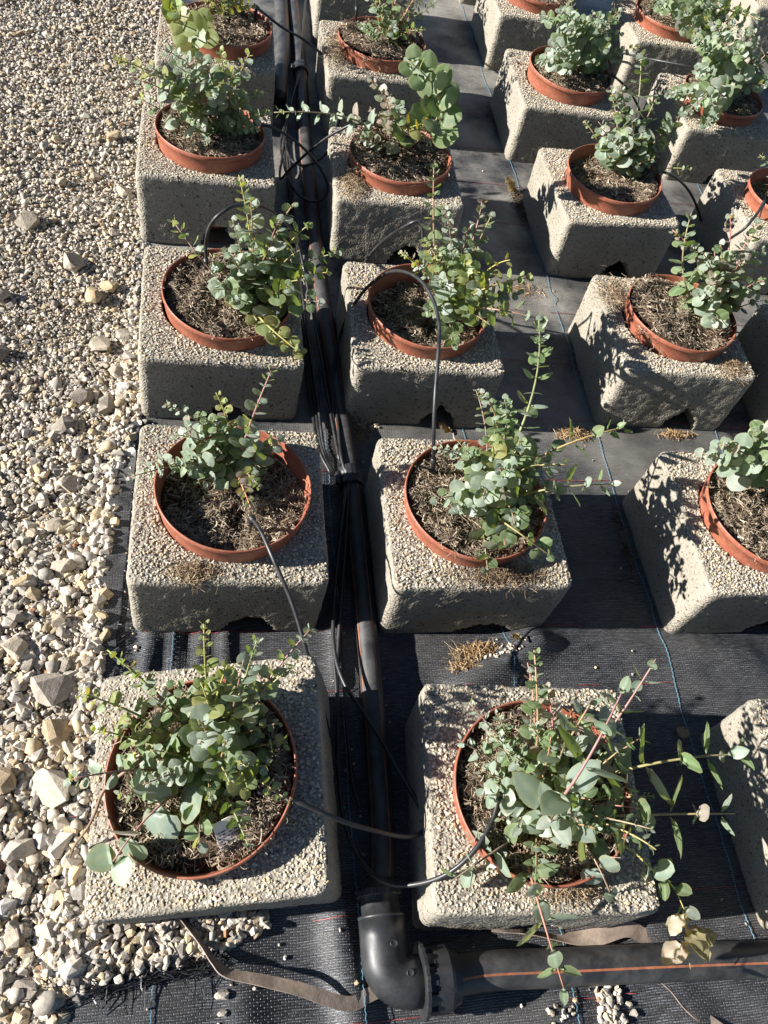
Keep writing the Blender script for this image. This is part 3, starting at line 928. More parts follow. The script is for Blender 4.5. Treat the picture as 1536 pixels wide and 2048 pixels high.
COIR = {'mid': coir(1, 0.045, (0, 0)), 'mid2': coir(2, 0.043, (-0.05, 0.03)), 'low': coir(3, 0.012, (0.02, -0.09), low=0.012), 'heap': coir(4, 0.050, (-0.10, 0.02), spill=0.30, nf=6500), 'heap2': coir(5, 0.047, (-0.08, -0.03), spill=0.22, nf=6500), 'slope': coir(6, 0.026, (0.12, -0.02))}
POTS = {'A1': ('mid2', 0, 0), 'A2': ('low', 0.004, 0.0), 'A3': ('mid', 0.012, -0.006), 'A4': ('mid2', 0.010, -0.012), 'A5': ('mid', 0.03, 0.0), 'B1': ('mid', 0.0, -0.006), 'B2': ('mid2', 0.0, 0.0), 'B3': ('low', 0.006, -0.008),
        'B4': ('heap', 0.012, -0.006), 'B5': ('heap2', 0.012, -0.004), 'B6': ('mid', 0, 0), 'C1': ('mid2', 0, 0), 'C2': ('mid', 0.006, 0), 'C3': ('heap2', 0.010, 0.004), 'C4': ('slope', 0.0, -0.008), 'C5': ('mid', 0.008, 0.0),
        'C6': ('mid2', 0, 0), 'D3': ('mid', 0, 0), 'D4': ('low', 0, 0), 'D5': ('mid2', 0, 0), 'D6': ('mid', 0, 0), 'E6': ('mid', 0, 0)}
for i, (k, (kind, ox, oy)) in enumerate(POTS.items()):
    mw = BM[k] @ Matrix.Translation((ox, oy, BH - (0.003 if k in ('A4', 'C4', 'C5', 'A2') else 0.010)))
    e = empty('plant_pot'); e.matrix_world = mw
    spin = rnd.uniform(-0.5, 0.5) if kind.startswith('heap') else rnd.uniform(0, 6.28) if kind in ('mid', 'mid2') else rnd.uniform(-0.3, 0.3)
    lab = {'A1': 'terracotta plastic pot with a white printed tag, in the tilted front block by the gravel',
           'A2': 'terracotta pot half filled with coir, second from the front beside the gravel'}.get(k, 'round terracotta plastic pot ' + where(k))
    tag(e, lab, 'plant pot', 'terracotta pots sunk in the blocks')
    link('pot_wall', pot_me, e)
    s_, f_ = COIR[kind]
    a = link('soil', s_, e); a.rotation_euler = (0, 0, spin)
    a = link('coir_mulch', f_, e); a.rotation_euler = (0, 0, spin); a['kind'] = 'stuff'

# loose coir fallen beside the pots
def coir_clump(x, y, z, sx, sy, n, label, cols=((0.19, 0.13, 0.078), (0.31, 0.225, 0.135), (0.40, 0.30, 0.18)), h=0.012, name='coir_clump', l0=0.008, l1=0.026, w=0.0005):
    q = random.Random(int(x * 1000) + int(y * 777))
    FV, FF, FC = [], [], []
    for _ in range(n):
        u, v = q.gauss(0, 0.45), q.gauss(0, 0.45)
        p = Vector((u * sx, v * sy, 0.001 + h * math.exp(-(u * u + v * v) * 2) * q.random()))
        l = q.uniform(l0, l1); a = q.uniform(0, 6.283); el = q.gauss(0.1, 0.3)
        d = Vector((math.cos(a) * math.cos(el), math.sin(a) * math.cos(el), math.sin(el)))
        b_ = Vector((q.gauss(0, 1), q.gauss(0, 1), q.gauss(0, .4))) * l * 0.35
        sd = d.cross(Vector((q.gauss(0, 1), q.gauss(0, 1), 1))).normalized() * (w * q.uniform(0.6, 1.5))
        c = q.choice(cols); k = q.uniform(0.7, 1.25); o = len(FV)
        for sg in range(4):
            t = sg / 3 - 0.5
            pt = p + d * (l * t) + b_ * (0.25 - t * t); pt.z = max(pt.z, 0.0015)
            FV += [pt - sd, pt + sd]; FC += [(c[0] * k, c[1] * k, c[2] * k, 1)] * 2
        for sg in range(3): FF.append((o + 2 * sg, o + 2 * sg + 1, o + 2 * sg + 3, o + 2 * sg + 2))
    o = link(name, mesh(name, FV, FF, MAT['fibre'], False, FC)); o.location = (x, y, z)
    tag(o, label, 'fibre clump', kind='stuff')
coir_clump(-0.075, 0.775, 0.228, 0.055, 0.03, 500, 'tuft of dry coir fallen in front of the half filled pot')
coir_clump(0.575, 0.772, 0.228, 0.12, 0.035, 1000, 'spilt coir fibres in front of the second pot right of the pipe', cols=((0.10, 0.065, 0.04), (0.19, 0.13, 0.078), (0.31, 0.225, 0.135)))
coir_clump(0.585, 0.150, 0.230, 0.08, 0.02, 260, 'few coir fibres on the front edge of the nearest block right of the pipe')
coir_clump(1.085, 1.70, 0.228, 0.06, 0.09, 700, 'coir spilt over the left rim of the third pot in the third column', h=0.02)
coir_clump(1.375, 1.44, 0.228, 0.05, 0.05, 500, 'coir hanging off the right front of the third pot in the third column', h=0.02)
coir_clump(0.345, 2.13, 0.228, 0.045, 0.09, 700, 'coir spilt on the left of the fourth block right of the pipe', h=0.02)
coir_clump(0.34, 2.93, 0.228, 0.05, 0.12, 900, 'coir spilt on the left of the fifth block right of the pipe', h=0.03)
RC = ((0.34, 0.22, 0.11), (0.24, 0.15, 0.075), (0.42, 0.30, 0.17))
coir_clump(0.575, 0.692, fz(0.575, 0.692), 0.075, 0.02, 500, 'clump of dry brown roots on the fabric before the second block', RC, 0.02, 'dry_roots', 0.015, 0.045, 0.0006)
coir_clump(0.535, 0.655, fz(0.535, 0.655), 0.05, 0.012, 160, 'thin trail of dry roots along the fabric fold', RC, 0.012, 'dry_roots', 0.012, 0.035, 0.0006)
coir_clump(0.965, 1.355, fz(0.965, 1.355), 0.06, 0.03, 380, 'mat of dry brown roots between the second and third column', RC, 0.018, 'dry_roots', 0.012, 0.035, 0.0006)
coir_clump(0.34, 1.34, 0.004, 0.04, 0.04, 260, 'roots beside the pipe behind the second block', RC, 0.015, 'dry_roots', 0.01, 0.03, 0.0006)
coir_clump(0.93, 1.97, fz(0.93, 1.97), 0.08, 0.05, 240, 'thin scatter of dry roots behind the third row', RC, 0.01, 'dry_roots', 0.01, 0.03, 0.0005)
coir_clump(1.02, 2.45, 0.004, 0.03, 0.14, 420, 'dark root litter left of the fourth block in the third column', ((0.05, 0.035, 0.025), (0.14, 0.10, 0.06)), 0.02, 'dry_roots', 0.012, 0.035, 0.0007)
coir_clump(1.02, 0.98, 0.004, 0.012, 0.16, 200, 'root litter along the left foot of the second block in the third column', ((0.05, 0.035, 0.025), (0.20, 0.14, 0.09)), 0.015, 'dry_roots', 0.012, 0.03, 0.0006)
coir_clump(1.30, 1.375, 0.004, 0.06, 0.015, 260, 'root litter under the notch of the third block in the third column', RC, 0.015, 'dry_roots', 0.01, 0.03, 0.0006)
coir_clump(1.03, 3.0, 0.004, 0.03, 0.10, 300, 'root litter left of the fifth block in the third column', ((0.05, 0.035, 0.025), (0.20, 0.14, 0.09)), 0.015, 'dry_roots', 0.012, 0.03, 0.0007)

# rock lying on the mulch of the third pot
o = link('rock', HULLS[3]); o.location = (0.0, 1.515, 0.285); o.scale = (0.032, 0.028, 0.03); o.rotation_euler = (0.9, 0.2, 0.4); o.color = (0.42, 0.30, 0.15, 1)
tag(o, 'ochre rock lying on the mulch of the third pot beside the gravel', 'rock')
for (xx, yy, sz, lab) in [(-0.001, 0.063, 0.015, 'pale stone alone on the front fabric, the upper of two'), (0.0, 0.036, 0.010, 'pale stone alone on the front fabric, the lower of two')]:
    o = link('pebble', HULLS[2]); o.location = (xx, yy, fz(xx, yy) + sz * 0.5); o.scale = (sz,) * 3; o.color = (0.58, 0.53, 0.45, 1); o.rotation_euler = (0.2, 0.1, xx * 50)
    tag(o, lab, 'stone')

# ------------------------------------------------------------------ pipes
def pipe(name, ctrl, rad, stripes, label, per=10, sides=28):
    path = smooth_path(ctrl, per)
    e = empty(name, path[0])
    inv = Matrix.Translation(-Vector(path[0]))
    V, F = tube_vf(path, rad, sides)
    link('pipe_wall', mesh('pipe_wall', [inv @ v for v in V], F, MAT['pipe']), e)
    fr = frames(path)
    for a0, w in stripes:
        SV, SF = [], []
        for i, p in enumerate(path):
            t, u, v = fr[i]
            for da in (-w / 2, -w / 6, w / 6, w / 2):
                a = a0 + da
                SV.append(inv @ (p + (u * math.cos(a) + v * math.sin(a)) * (rad + 0.0004)))
        for i in range(len(path) - 1):
            for k in range(3):
                SF.append((i * 4 + k, i * 4 + k + 1, (i + 1) * 4 + k + 1, (i + 1) * 4 + k))
        link('stripe', mesh('stripe', SV, SF, MAT['orange']), e)
    tag(e, label, 'pipe')
    return e
pipe('water_pipe', [(0.281, 0.19, 0.060), (0.297, 0.28, 0.042), (0.304, 0.45, 0.028), (0.306, 0.65, 0.026), (0.304, 0.9, 0.026), (0.299, 1.195, 0.026), (0.275, 1.6, 0.026), (0.256, 1.93, 0.026), (0.246, 2.3, 0.026), (0.239, 2.72, 0.026), (0.238, 3.3, 0.026), (0.223, 3.76, 0.026), (0.21, 4.4, 0.026), (0.2, 6, 0.026)],
     0.0245, [(math.radians(-150), 0.11), (math.radians(-66), 0.11), (math.radians(60), 0.11)], 'long black pipe with orange stripes running back between the block columns')
pipe('branch_pipe', [(0.385, 0.054, 0.060), (0.46, 0.058, 0.053), (0.60, 0.052, 0.042), (0.80, 0.043, 0.038), (1.03, 0.031, 0.036), (1.5, 0.005, 0.036), (3.0, -0.06, 0.036)],
     0.0325, [(math.radians(-74), 0.12), (math.radians(60), 0.12)], 'thick black pipe with an orange stripe crossing the front right corner')
pipe('spare_pipe', [(0.150, 2.93, 0.031), (0.160, 3.10, 0.031), (0.172, 3.32, 0.031), (0.172, 3.7, 0.031), (0.16, 4.6, 0.031)], 0.030, [(math.radians(-60), 0.10)], 'short dusty grey pipe beside the rear blocks, left of the long pipe')

# compression elbow: bend, collar, toothed flange, ribbed nut
E0 = Vector((0.279, 0.052, 0.061))
el = empty('pipe_elbow', (0.279, 0.052, 0.0))
tag(el, 'black plastic compression elbow joining the two pipes at the front', 'pipe elbow')
inv = Matrix.Translation(-Vector((0.279, 0.052, 0.0)))
bend = []
rb = 0.040
for t in range(9):
    a = math.pi + t / 8 * math.pi / 2
    bend.append(Vector((E0.x + rb + rb * math.cos(a), E0.y + rb + rb * math.sin(a), E0.z)))
bend = [Vector((E0.x, 0.157, E0.z)), Vector((E0.x, 0.125, E0.z))] + bend + [Vector((0.345, E0.y, E0.z))]
V, F = tube_vf(bend, 0.0415, 36)
link('elbow_body', mesh('elbow_body', [inv @ v for v in V], F, MAT['fitting']), el)
def lathe_along(p0, axis, profile, seg=48, mod=None):
    ax = Vector(axis).normalized(); u = ax.orthogonal().normalized(); v = ax.cross(u)
    VV, FF_ = [], []
    n_ = len(profile)
    for k in range(seg):
        a = 2 * math.pi * k / seg
        for i, (r_, h_) in enumerate(profile):
            rr = r_ * (mod(a, i) if mod else 1)
            VV.append(p0 + ax * h_ + u * (rr * math.cos(a)) + v * (rr * math.sin(a)))
    for k in range(seg):
        k2 = (k + 1) % seg
        for i in range(n_ - 1):
            FF_.append((k * n_ + i, k2 * n_ + i, k2 * n_ + i + 1, k * n_ + i + 1))
    return VV, FF_
V, F = lathe_along(Vector((E0.x, 0.153, E0.z)), (0, 1, 0), [(0.0, 0), (0.0415, 0), (0.0425, 0.003), (0.0425, 0.006), (0.0355, 0.007), (0.0350, 0.040), (0.0355, 0.041), (0.0, 0.042)], 48)
link('socket', mesh('socket', [inv @ v for v in V], F, MAT['fitting']), el)
def teeth(n_, d): return lambda a, i: 1.0 - d * (1 if (a * n_ / (2 * math.pi)) % 1 < 0.4 else 0)
V, F = lathe_along(Vector((E0.x, 0.190, E0.z)), (0, 1, 0), [(0.0, 0), (0.040, 0), (0.0415, 0.002), (0.0415, 0.012), (0.038, 0.014), (0.027, 0.030), (0.0, 0.030)], 120, teeth(10, 0.06))
link('collar', mesh('collar', [inv @ v for v in V], F, MAT['fitting'], False), el)
V, F = lathe_along(Vector((0.338, E0.y, E0.z)), (1, 0, 0), [(0.0, 0), (0.057, 0), (0.0610, 0.001), (0.0610, 0.007), (0.052, 0.0085), (0.0, 0.0085)], 176, teeth(22, 0.045))
link('toothed_flange', mesh('toothed_flange', [inv @ v for v in V], F, MAT['fitting'], False), el)
def rib(a, i):
    t = (a * 10 / (2 * math.pi)) % 1
    return 1.0 if t < 0.62 else 0.90
V, F = lathe_along(Vector((0.346, E0.y, E0.z)), (1, 0, 0), [(0.0, 0), (0.0535, 0), (0.0535, 0.014)], 160, lambda a, i: rib(a, i) if i else 1)
V2, F2 = lathe_along(Vector((0.360, E0.y, E0.z)), (1, 0, 0), [(0.0540, -0.001), (0.0540, 0.026), (0.050, 0.032), (0.0455, 0.033), (0.0415, 0.046), (0.033, 0.048), (0.0, 0.048)], 160, lambda a, i: 0.985 + 0.015 * math.cos(10 * a) if i < 3 else 1)
V, F = merge([(V, F), (V2, F2)])
link('nut', mesh('nut', [inv @ v for v in V], F, MAT['fitting'], False), el)
for (dx, dy) in ((0.012, 0.058), (0.036, 0.012)):
    p0 = E0 + Vector((dx, dy, 0.0395))
    V, F = lathe_along(p0, (0, 0, 1), [(0.0, 0.0012), (0.0042, 0.0012), (0.0056, 0.0022), (0.0064, 0.0022), (0.0066, -0.006)], 24)
    link('boss', mesh('boss', [inv @ v for v in V], F, MAT['fitting']), el)

# couplings on the long pipe, wrapped in tape
def coupling(x, y, z, ang, label, r0=0.031, ln=0.055):
    e = empty('pipe_coupling', (x, y, 0))
    tag(e, label, 'pipe coupling', 'couplings along the long pipe')
    ax = Vector((math.sin(ang), math.cos(ang), 0))
    V, F = lathe_along(Vector((0, 0, z)) - ax * ln / 2, ax, [(0.02, 0), (r0 * 0.93, 0), (r0, 0.004), (r0, ln * 0.45), (r0 * 0.94, ln * 0.5), (r0, ln * 0.55), (r0, ln - 0.004), (r0 * 0.92, ln), (0.02, ln)], 60, lambda a, i: 1 + 0.02 * math.cos(16 * a))
    link('sleeve', mesh('sleeve', V, F, MAT['fitting']), e)
    V, F = tube_vf([Vector((-0.028, 0.01, z + 0.008)), Vector((-0.034, 0.0, z + 0.014)), Vector((-0.032, -0.03, z + 0.014))], 0.008, 10)
    link('outlet', mesh('outlet', V, F, MAT['fitting']), e)
coupling(0.296, 1.165, 0.030, -0.05, 'dark coupling on the long pipe beside the second row of blocks')
coupling(0.238, 3.16, 0.030, 0.0, 'dark coupling on the long pipe beside the fifth row of blocks')

# brown flat tape
def strap(pts, w, label, twist, per=8):
    path = smooth_path(pts, per)
    V0, _ = ribbon_vf(path, w, 0.0016, Vector((0, 0, 1)), twist)
    V, F, n_ = [], [], len(path)
    for k in range(4):                     # four separate faces so the edges stay crisp
        o_ = len(V)
        for i in range(n_): V += [V0[i * 4 + k], V0[i * 4 + (k + 1) % 4]]
        F += [(o_ + 2 * i, o_ + 2 * i + 1, o_ + 2 * i + 3, o_ + 2 * i + 2) for i in range(n_ - 1)]
    V = [v + Vector((0, 0, 0.002 * fbm(v, 12, 2))) for v in V]
    o = link('brown_tape', mesh('brown_tape', V, F, MAT['strap'], True))
    tag(o, label, 'tape')
strap([(-0.085, 0.20, 0.02), (-0.064, 0.175, 0.022), (-0.037, 0.142, 0.026), (-0.015, 0.112, 0.034), (0.007, 0.093, 0.042), (0.063, 0.078, 0.046), (0.132, 0.058, 0.044), (0.19, 0.036, 0.036), (0.225, 0.030, 0.028), (0.252, 0.040, 0.020), (0.29, 0.050, 0.012)], 0.023,
      'weathered brown flat tape curling across the fabric left of the elbow', lambda t: 1.1 - 1.0 * t + 0.25 * math.sin(t * 6))
strap([(0.815, 0.028, 0.010), (0.835, 0.004, 0.012), (0.856, -0.030, 0.013), (0.898, -0.064, 0.012), (0.95, -0.11, 0.012)], 0.026, 'brown tape end under the front pipe, near the bottom edge', lambda t: 0.5 * math.sin(t * 4))
strap([(0.50, 0.135, 0.012), (0.563, 0.118, 0.014), (0.639, 0.100, 0.012), (0.700, 0.096, 0.018), (0.764, 0.104, 0.024), (0.80, 0.092, 0.014), (0.836, 0.074, 0.010)], 0.030, 'crumpled brown film between the front block and the thick pipe', lambda t: 0.3 + 0.8 * math.sin(t * 7))

# ------------------------------------------------------------------ data measured for the stems and drip lines
STEMS = {
 'A1': [
  ((-0.036, 0.365, 0.25), (-0.112, 0.315, 0.275), (-0.17, 0.244, 0.268), 0.046, 'r', 'b'),
  ((-0.043, 0.341, 0.25), None, (-0.041, 0.249, 0.285), 0.026, 'r', 'b'),
  ((-0.028, 0.39, 0.25), None, (-0.044, 0.407, 0.43), 0.036, 'r', 'b'),
  ((-0.021, 0.415, 0.25), None, (-0.041, 0.382, 0.4), 0.034, 'r', 'b'),
  ((-0.003, 0.389, 0.25), None, (0.032, 0.321, 0.36), 0.032, 'r', 'y'),
  ((0.005, 0.406, 0.25), None, (0.098, 0.398, 0.33), 0.026, 'r', 'y'),
  ((0.005, 0.423, 0.25), None, (0.023, 0.492, 0.46), 0.038, 'r', 'b'),
  ((-0.022, 0.459, 0.25), None, (-0.04, 0.556, 0.46), 0.018, 'r', 'y'),
  ((0.013, 0.458, 0.25), None, (0.045, 0.533, 0.45), 0.022, 'r', 'g'),
  ((0.021, 0.44, 0.25), None, (0.136, 0.559, 0.43), 0.022, 'r', 'b'),
  ((0.021, 0.44, 0.25), None, (0.108, 0.505, 0.4), 0.02, 'r', 'g'),
  ((-0.021, 0.433, 0.25), None, (-0.042, 0.463, 0.44), 0.032, 'r', 'y'),
  ((-0.03, 0.433, 0.25), None, (-0.002, 0.487, 0.45), 0.026, 'r', 'y'),
  ((-0.054, 0.417, 0.25), None, (-0.226, 0.467, 0.4), 0.024, 'r', 'y'),
  ((-0.047, 0.442, 0.25), None, (-0.189, 0.529, 0.42), 0.018, 'r', 'y'),
  ((-0.06, 0.367, 0.25), None, (-0.229, 0.34, 0.38), 0.026, 'r', 'b'),
  ((-0.054, 0.417, 0.25), None, (-0.211, 0.425, 0.36), 0.018, 'r', 'y'),
  ((-0.055, 0.434, 0.25), None, (-0.159, 0.511, 0.4), 0.024, 'r', 'b'),
  ((-0.062, 0.4, 0.25), None, (-0.164, 0.435, 0.36), 0.026, 'r', 'b'),
  ((-0.061, 0.383, 0.25), None, (-0.158, 0.381, 0.33), 0.026, 'o', 'g'),
  ((-0.06, 0.367, 0.25), None, (-0.167, 0.333, 0.31), 0.024, 'o', 'g'),
  ((-0.045, 0.382, 0.25), None, (-0.118, 0.386, 0.36), 0.022, 'r', 'g'),
  ((-0.03, 0.433, 0.25), None, (-0.082, 0.468, 0.42), 0.026, 'r', 'g'),
  ((0.005, 0.414, 0.25), None, (0.05, 0.447, 0.4), 0.024, 'r', 'g'),
  ((-0.044, 0.374, 0.25), None, (-0.095, 0.352, 0.34), 0.026, 'r', 'g'),
  ((-0.019, 0.365, 0.25), None, (-0.004, 0.378, 0.42), 0.028, 'r', 'g'),
  ((-0.038, 0.416, 0.25), None, (-0.121, 0.46, 0.4), 0.024, 'r', 'g'),
  ((-0.019, 0.365, 0.25), None, (0.069, 0.366, 0.32), 0.02, 'r', 'g'),
 ],
 'A2': [
  ((-0.01, 1.044, 0.25), (-0.046, 1.025, 0.34), (-0.086, 1.023, 0.38), 0.03, 'r', 'b'),
  ((-0.016, 1.043, 0.25), None, (-0.113, 1.011, 0.37), 0.026, 'r', 'b'),
  ((-0.015, 1.03, 0.25), None, (-0.169, 0.95, 0.34), 0.026, 'o', 'b'),
  ((-0.015, 1.03, 0.25), None, (-0.079, 0.962, 0.32), 0.032, 'r', 'b'),
  ((0.016, 1.045, 0.25), (0.033, 1.019, 0.4), (0.074, 1.083, 0.5), 0.02, 'r', 'b'),
  ((0.006, 1.044, 0.25), None, (-0.034, 1.056, 0.45), 0.018, 'r', 'y'),
  ((0.006, 1.044, 0.25), None, (-0.132, 1.047, 0.42), 0.014, 'r', 'b'),
  ((0.016, 1.045, 0.25), None, (0.038, 1.0, 0.4), 0.027, 'r', 'b'),
  ((0.027, 1.031, 0.25), None, (0.07, 1.003, 0.35), 0.03, 'r', 'g'),
  ((0.027, 1.018, 0.25), None, (0.095, 1.007, 0.37), 0.024, 'r', 'b'),
  ((0.016, 1.018, 0.25), None, (0.057, 0.981, 0.31), 0.026, 'r', 'g'),
  ((-0.015, 1.03, 0.25), None, (-0.194, 0.91, 0.36), 0.014, 'r', 'b'),
  ((0.006, 1.044, 0.25), None, (-0.069, 1.022, 0.42), 0.018, 'r', 'g'),
 ],
 'A3': [
  ((0.037, 1.557, 0.25), (0.032, 1.59, 0.42), (0.003, 1.643, 0.54), 0.024, 'r', 'y'),
  ((0.037, 1.557, 0.25), None, (0.029, 1.591, 0.52), 0.03, 'r', 'b'),
  ((0.024, 1.556, 0.25), (-0.06, 1.527, 0.36), (-0.146, 1.594, 0.44), 0.024, 'r', 'b'),
  ((0.049, 1.558, 0.25), None, (0.131, 1.589, 0.52), 0.026, 'r', 'g'),
  ((0.049, 1.558, 0.25), None, (0.097, 1.547, 0.5), 0.03, 'r', 'b'),
  ((0.062, 1.56, 0.25), None, (0.175, 1.576, 0.48), 0.03, 'r', 'y'),
  ((0.062, 1.56, 0.25), None, (0.244, 1.54, 0.43), 0.022, 'r', 'g'),
  ((0.062, 1.56, 0.25), None, (0.221, 1.502, 0.4), 0.022, 'r', 'y'),
  ((0.074, 1.542, 0.25), None, (0.12, 1.461, 0.38), 0.034, 'r', 'g'),
  ((0.074, 1.542, 0.25), None, (0.198, 1.44, 0.36), 0.03, 'r', 'g'),
  ((0.062, 1.523, 0.25), (0.088, 1.39, 0.31), (0.161, 1.32, 0.3), 0.025, 'r', 'y'),
  ((0.037, 1.539, 0.25), None, (-0.053, 1.468, 0.35), 0.03, 'r', 'b'),
  ((0.037, 1.557, 0.25), None, (-0.025, 1.502, 0.44), 0.022, 'r', 'b'),
  ((0.049, 1.558, 0.25), None, (0.077, 1.515, 0.44), 0.03, 'r', 'b'),
  ((0.062, 1.56, 0.25), None, (0.147, 1.524, 0.44), 0.032, 'r', 'g'),
  ((0.049, 1.558, 0.25), None, (0.031, 1.519, 0.46), 0.024, 'r', 'g'),
  ((0.075, 1.561, 0.25), None, (0.16, 1.468, 0.4), 0.03, 'r', 'g'),
  ((0.037, 1.557, 0.25), None, (-0.009, 1.559, 0.48), 0.022, 'r', 'b'),
 ],
 'A4': [
  ((-0.069, 2.278, 0.25), (-0.188, 2.169, 0.36), (-0.272, 2.167, 0.4), 0.03, 'r', 'b'),
  ((-0.054, 2.294, 0.25), None, (-0.322, 2.159, 0.5), 0.024, 'r', 'y'),
  ((-0.069, 2.305, 0.25), None, (-0.168, 2.167, 0.5), 0.032, 'r', 'b'),
  ((-0.055, 2.308, 0.25), None, (-0.103, 2.182, 0.52), 0.034, 'r', 'b'),
  ((-0.055, 2.308, 0.25), None, (-0.191, 2.158, 0.54), 0.026, 'r', 'b'),
  ((-0.04, 2.311, 0.25), None, (0.028, 2.284, 0.5), 0.028, 'r', 'b'),
  ((-0.04, 2.311, 0.25), None, (-0.012, 2.219, 0.48), 0.026, 'r', 'b'),
  ((-0.04, 2.311, 0.25), None, (0.059, 2.218, 0.42), 0.026, 'r', 'g'),
  ((-0.055, 2.308, 0.25), None, (-0.077, 2.15, 0.44), 0.022, 'r', 'b'),
  ((-0.025, 2.3, 0.25), None, (0.09, 2.227, 0.36), 0.02, 'r', 'g'),
  ((-0.055, 2.308, 0.25), None, (-0.233, 2.165, 0.48), 0.026, 'r', 'g'),
  ((-0.04, 2.311, 0.25), None, (-0.052, 2.235, 0.52), 0.022, 'r', 'y'),
  ((-0.083, 2.275, 0.25), None, (-0.27, 2.182, 0.44), 0.026, 'r', 'b'),
 ],
 'A5': [
  ((-0.104, 2.986, 0.25), (-0.165, 2.573, 0.4), (-0.185, 2.399, 0.55), 0.042, 'r', 'y'),
  ((-0.12, 2.945, 0.25), None, (-0.157, 2.625, 0.34), 0.036, 'r', 'y'),
  ((-0.072, 3.069, 0.25), None, (-0.003, 2.786, 0.5), 0.02, 'r', 'g'),
  ((-0.072, 3.069, 0.25), None, (-0.124, 2.745, 0.5), 0.02, 'r', 'g'),
  ((-0.072, 3.069, 0.25), None, (0.061, 2.825, 0.45), 0.02, 'r', 'g'),
 ],
 'B1': [
  ((0.538, 0.338, 0.25), (0.506, 0.4, 0.42), (0.489, 0.481, 0.5), 0.024, 'r', 'g'),
  ((0.532, 0.356, 0.25), None, (0.49, 0.476, 0.46), 0.02, 'r', 'p'),
  ((0.557, 0.337, 0.25), None, (0.521, 0.444, 0.44), 0.022, 'r', 'p'),
  ((0.546, 0.285, 0.25), (0.537, 0.287, 0.44), (0.623, 0.412, 0.52), 0.05, 'o', 'b'),
  ((0.624, 0.333, 0.25), (0.664, 0.401, 0.4), (0.713, 0.469, 0.48), 0.034, 'o', 'b'),
  ((0.553, 0.319, 0.25), None, (0.569, 0.394, 0.5), 0.038, 'o', 'b'),
  ((0.643, 0.332, 0.25), (0.708, 0.325, 0.36), (0.893, 0.33, 0.38), 0.05, 'o', 'g'),
  ((0.616, 0.264, 0.25), (0.708, 0.25, 0.33), (0.854, 0.239, 0.35), 0.048, 'o', 'g'),
  ((0.494, 0.214, 0.25), (0.492, 0.138, 0.3), (0.529, 0.006, 0.25), 0.034, 'o', 'b'),
  ((0.499, 0.238, 0.25), (0.422, 0.209, 0.28), (0.348, 0.172, 0.28), 0.036, 'o', 'b'),
  ((0.614, 0.256, 0.25), (0.609, 0.192, 0.29), (0.628, 0.138, 0.28), 0.036, 'r', 'b'),
  ((0.54, 0.346, 0.25), None, (0.404, 0.439, 0.38), 0.024, 'o', 'b'),
  ((0.528, 0.338, 0.25), None, (0.38, 0.382, 0.36), 0.024, 'o', 'b'),
  ((0.523, 0.312, 0.25), None, (0.411, 0.295, 0.34), 0.026, 'r', 'b'),
  ((0.538, 0.338, 0.25), None, (0.436, 0.382, 0.38), 0.028, 'o', 'g'),
  ((0.534, 0.32, 0.25), None, (0.446, 0.35, 0.4), 0.03, 'o', 'g'),
  ((0.557, 0.337, 0.25), None, (0.489, 0.383, 0.42), 0.03, 'o', 'g'),
  ((0.562, 0.319, 0.25), None, (0.544, 0.356, 0.42), 0.034, 'o', 'g'),
  ((0.57, 0.31, 0.25), None, (0.603, 0.311, 0.4), 0.038, 'o', 'g'),
  ((0.564, 0.284, 0.25), None, (0.583, 0.269, 0.38), 0.044, 'o', 'g'),
  ((0.542, 0.268, 0.25), None, (0.491, 0.234, 0.42), 0.044, 'o', 'b'),
  ((0.57, 0.267, 0.25), None, (0.629, 0.244, 0.34), 0.036, 'o', 'g'),
  ((0.557, 0.251, 0.25), None, (0.67, 0.294, 0.36), 0.04, 'o', 'g'),
  ((0.524, 0.269, 0.25), None, (0.469, 0.237, 0.34), 0.04, 'o', 'b'),
  ((0.568, 0.301, 0.25), None, (0.7, 0.365, 0.4), 0.036, 'o', 'g'),
  ((0.531, 0.303, 0.25), None, (0.452, 0.263, 0.3), 0.024, 'o', 'b'),
  ((0.551, 0.227, 0.25), None, (0.531, 0.169, 0.27), 0.036, 'o', 'g'),
  ((0.587, 0.3, 0.25), None, (0.647, 0.342, 0.4), 0.036, 'o', 'g'),
 ],
 'B1y': [
  ((0.671, 0.219, 0.25), (0.728, 0.177, 0.245), (0.772, 0.141, 0.22), 0.034, 'r', 'g'),
 ],
 'B2': [
  ((0.595, 1.023, 0.25), (0.642, 1.136, 0.48), (0.607, 1.158, 0.6), 0.03, 'r', 'g'),
  ((0.631, 1.025, 0.25), (0.691, 0.98, 0.42), (0.822, 1.01, 0.45), 0.036, 'o', 'g'),
  ((0.618, 0.954, 0.25), (0.676, 0.898, 0.38), (0.789, 0.896, 0.4), 0.034, 'o', 'g'),
  ((0.563, 0.912, 0.25), (0.578, 0.822, 0.33), (0.661, 0.774, 0.3), 0.035, 'r', 'g'),
  ((0.535, 0.885, 0.25), None, (0.521, 0.755, 0.28), 0.032, 'r', 'g'),
  ((0.535, 0.952, 0.25), None, (0.41, 0.88, 0.35), 0.03, 'r', 'b'),
  ((0.561, 0.966, 0.25), None, (0.484, 0.834, 0.42), 0.034, 'r', 'b'),
  ((0.556, 1.008, 0.25), None, (0.411, 0.977, 0.4), 0.016, 'r', 'b'),
  ((0.597, 1.038, 0.25), None, (0.484, 1.025, 0.52), 0.02, 'r', 'g'),
  ((0.609, 1.038, 0.25), None, (0.531, 1.008, 0.52), 0.024, 'r', 'g'),
  ((0.604, 1.009, 0.25), None, (0.573, 0.956, 0.46), 0.03, 'r', 'g'),
  ((0.599, 0.981, 0.25), None, (0.623, 0.925, 0.42), 0.032, 'o', 'g'),
  ((0.58, 1.009, 0.25), None, (0.508, 0.953, 0.46), 0.03, 'r', 'y'),
